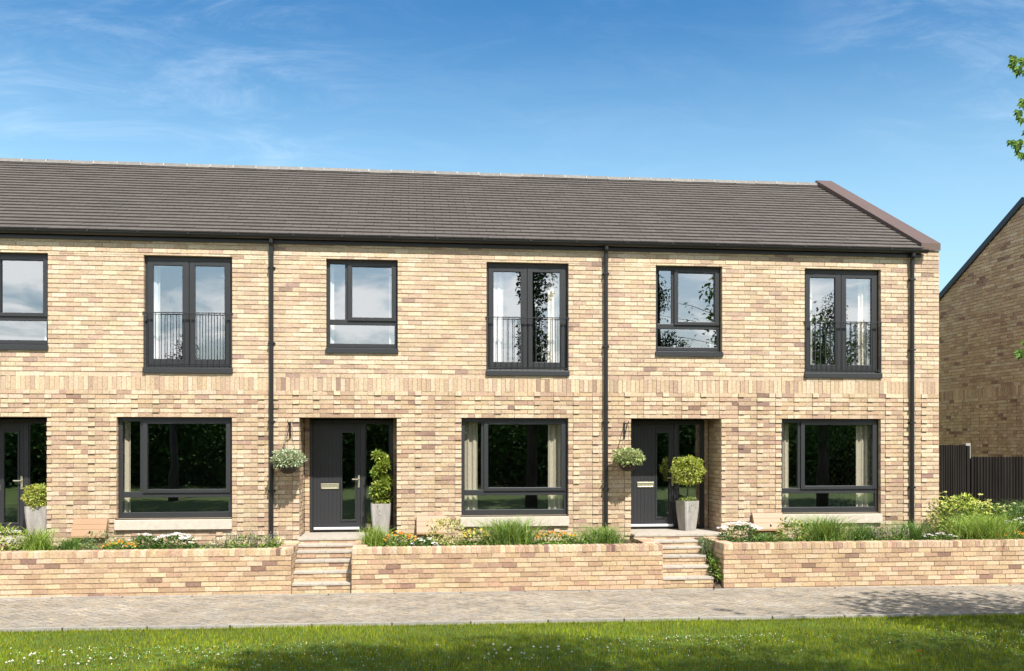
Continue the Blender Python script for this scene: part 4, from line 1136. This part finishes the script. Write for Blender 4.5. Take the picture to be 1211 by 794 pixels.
def math_(op, a, b=None, clamp=False):
    m = N.new('ShaderNodeMath'); m.operation = op; m.use_clamp = clamp
    for k, q in enumerate((a, b)):
        if q is None: continue
        if isinstance(q, (int, float)): m.inputs[k].default_value = q
        else: L.new(q, m.inputs[k])
    return m.outputs[0]
def rng(s, a, b, c=0., d=1.):
    m = N.new('ShaderNodeMapRange'); m.interpolation_type = 'SMOOTHSTEP'
    for k, q in enumerate((a, b, c, d)): m.inputs[k + 1].default_value = q
    L.new(s, m.inputs[0]); return m.outputs[0]
zc = math_('ADD', math_('MAXIMUM', sep.outputs[2], 0.0), .22)
cmb = N.new('ShaderNodeCombineXYZ'); L.new(math_('DIVIDE', sep.outputs[0], zc), cmb.inputs[0]); L.new(math_('DIVIDE', sep.outputs[1], zc), cmb.inputs[1])
def noise(scale, st, rot, det=8, ro=.6, dist=0., loc=(0, 0, 0)):
    mp = N.new('ShaderNodeMapping'); mp.inputs['Scale'].default_value = st; mp.inputs['Rotation'].default_value = (0, 0, rot); mp.inputs['Location'].default_value = loc
    L.new(cmb.outputs[0], mp.inputs[0]); n = N.new('ShaderNodeTexNoise'); n.inputs['Scale'].default_value = scale; n.inputs['Detail'].default_value = det
    n.inputs['Roughness'].default_value = ro; n.inputs['Distortion'].default_value = dist; L.new(mp.outputs[0], n.inputs['Vector']); return n.outputs[0]
# the clear sky deepens quickly with height
deep = N.new('ShaderNodeMix'); deep.data_type = 'RGBA'; deep.blend_type = 'MULTIPLY'; deep.inputs[7].default_value = (.25, .52, .78, 1)
L.new(rng(sep.outputs[2], .21, .455), deep.inputs[0]); L.new(hs.outputs[0], deep.inputs[6])
# thin cirrus in the north, in two drifts
def drift(d, r0, r1):
    dp = N.new('ShaderNodeVectorMath'); dp.operation = 'DOT_PRODUCT'; L.new(tc.outputs['Generated'], dp.inputs[0]); dp.inputs[1].default_value = Vector(d).normalized()
    return rng(dp.outputs['Value'], math.cos(R(r1)), math.cos(R(r0)))
c1 = rng(noise(3.4, (1, 2.2, 1), .5, 10, .70, .7, (1.2, .4, 0)), .40, .82)
msk = math_('ADD', math_('ADD', drift((-.32, 1, .37), 2, 17), drift((.70, 1, .56), 3, 13)), math_('MULTIPLY', drift((.1, 1, .36), 4, 22), .25), True)
cir = math_('MULTIPLY', math_('MULTIPLY', c1, msk), .19)
# heaped cloud in the south
c2 = rng(noise(2.2, (1, 1, 1), .2, 9, .58, .3, (5.3, 2.2, 0)), .44, .60)
south = rng(sep.outputs[1], .1, -.45)
cum = math_('MULTIPLY', math_('MULTIPLY', c2, south), .85)
mx1 = N.new('ShaderNodeMix'); mx1.data_type = 'RGBA'; L.new(cir, mx1.inputs[0]); L.new(deep.outputs[2], mx1.inputs[6]); mx1.inputs[7].default_value = (7.0, 7.6, 8.2, 1)
mx2 = N.new('ShaderNodeMix'); mx2.data_type = 'RGBA'; L.new(cum, mx2.inputs[0]); L.new(mx1.outputs[2], mx2.inputs[6]); mx2.inputs[7].default_value = (15, 14.8, 14.4, 1)
L.new(mx2.outputs[2], bg.inputs[0]); L.new(bg.outputs[0], out.inputs[0])

sl = bpy.data.lights.new('sun', 'SUN'); sl.energy = 4.6; sl.angle = R(.53); sl.color = (1, .965, .915)
so = bpy.data.objects.new('sun', sl); COL.objects.link(so)
sd = Vector((math.sin(R(AZ)) * math.cos(R(EL)), -math.cos(R(AZ)) * math.cos(R(EL)), math.sin(R(EL))))
so.rotation_euler = sd.to_track_quat('Z', 'Y').to_euler(); so.location = (4, -14, 24)

cam = bpy.data.cameras.new('camera'); co = bpy.data.objects.new('camera', cam); COL.objects.link(co)
co.location = (CAMX, -DC, CZ); co.rotation_euler = (R(90), 0, -TH)
cam.sensor_fit = 'HORIZONTAL'; cam.sensor_width = 36; cam.lens = 36 * 1120 / 1211; cam.shift_y = 124 / 1211; cam.clip_start = .05; cam.clip_end = 2000
scene.camera = co
vs = scene.view_settings; vs.view_transform = 'Standard'; vs.look = 'None'; vs.gamma = 1; vs.use_curve_mapping = False; vs.exposure = .92
scene.cycles.max_bounces = 6; scene.cycles.transparent_max_bounces = 12; scene.cycles.use_denoising = True
scene.cycles.caustics_reflective = False; scene.cycles.caustics_refractive = False
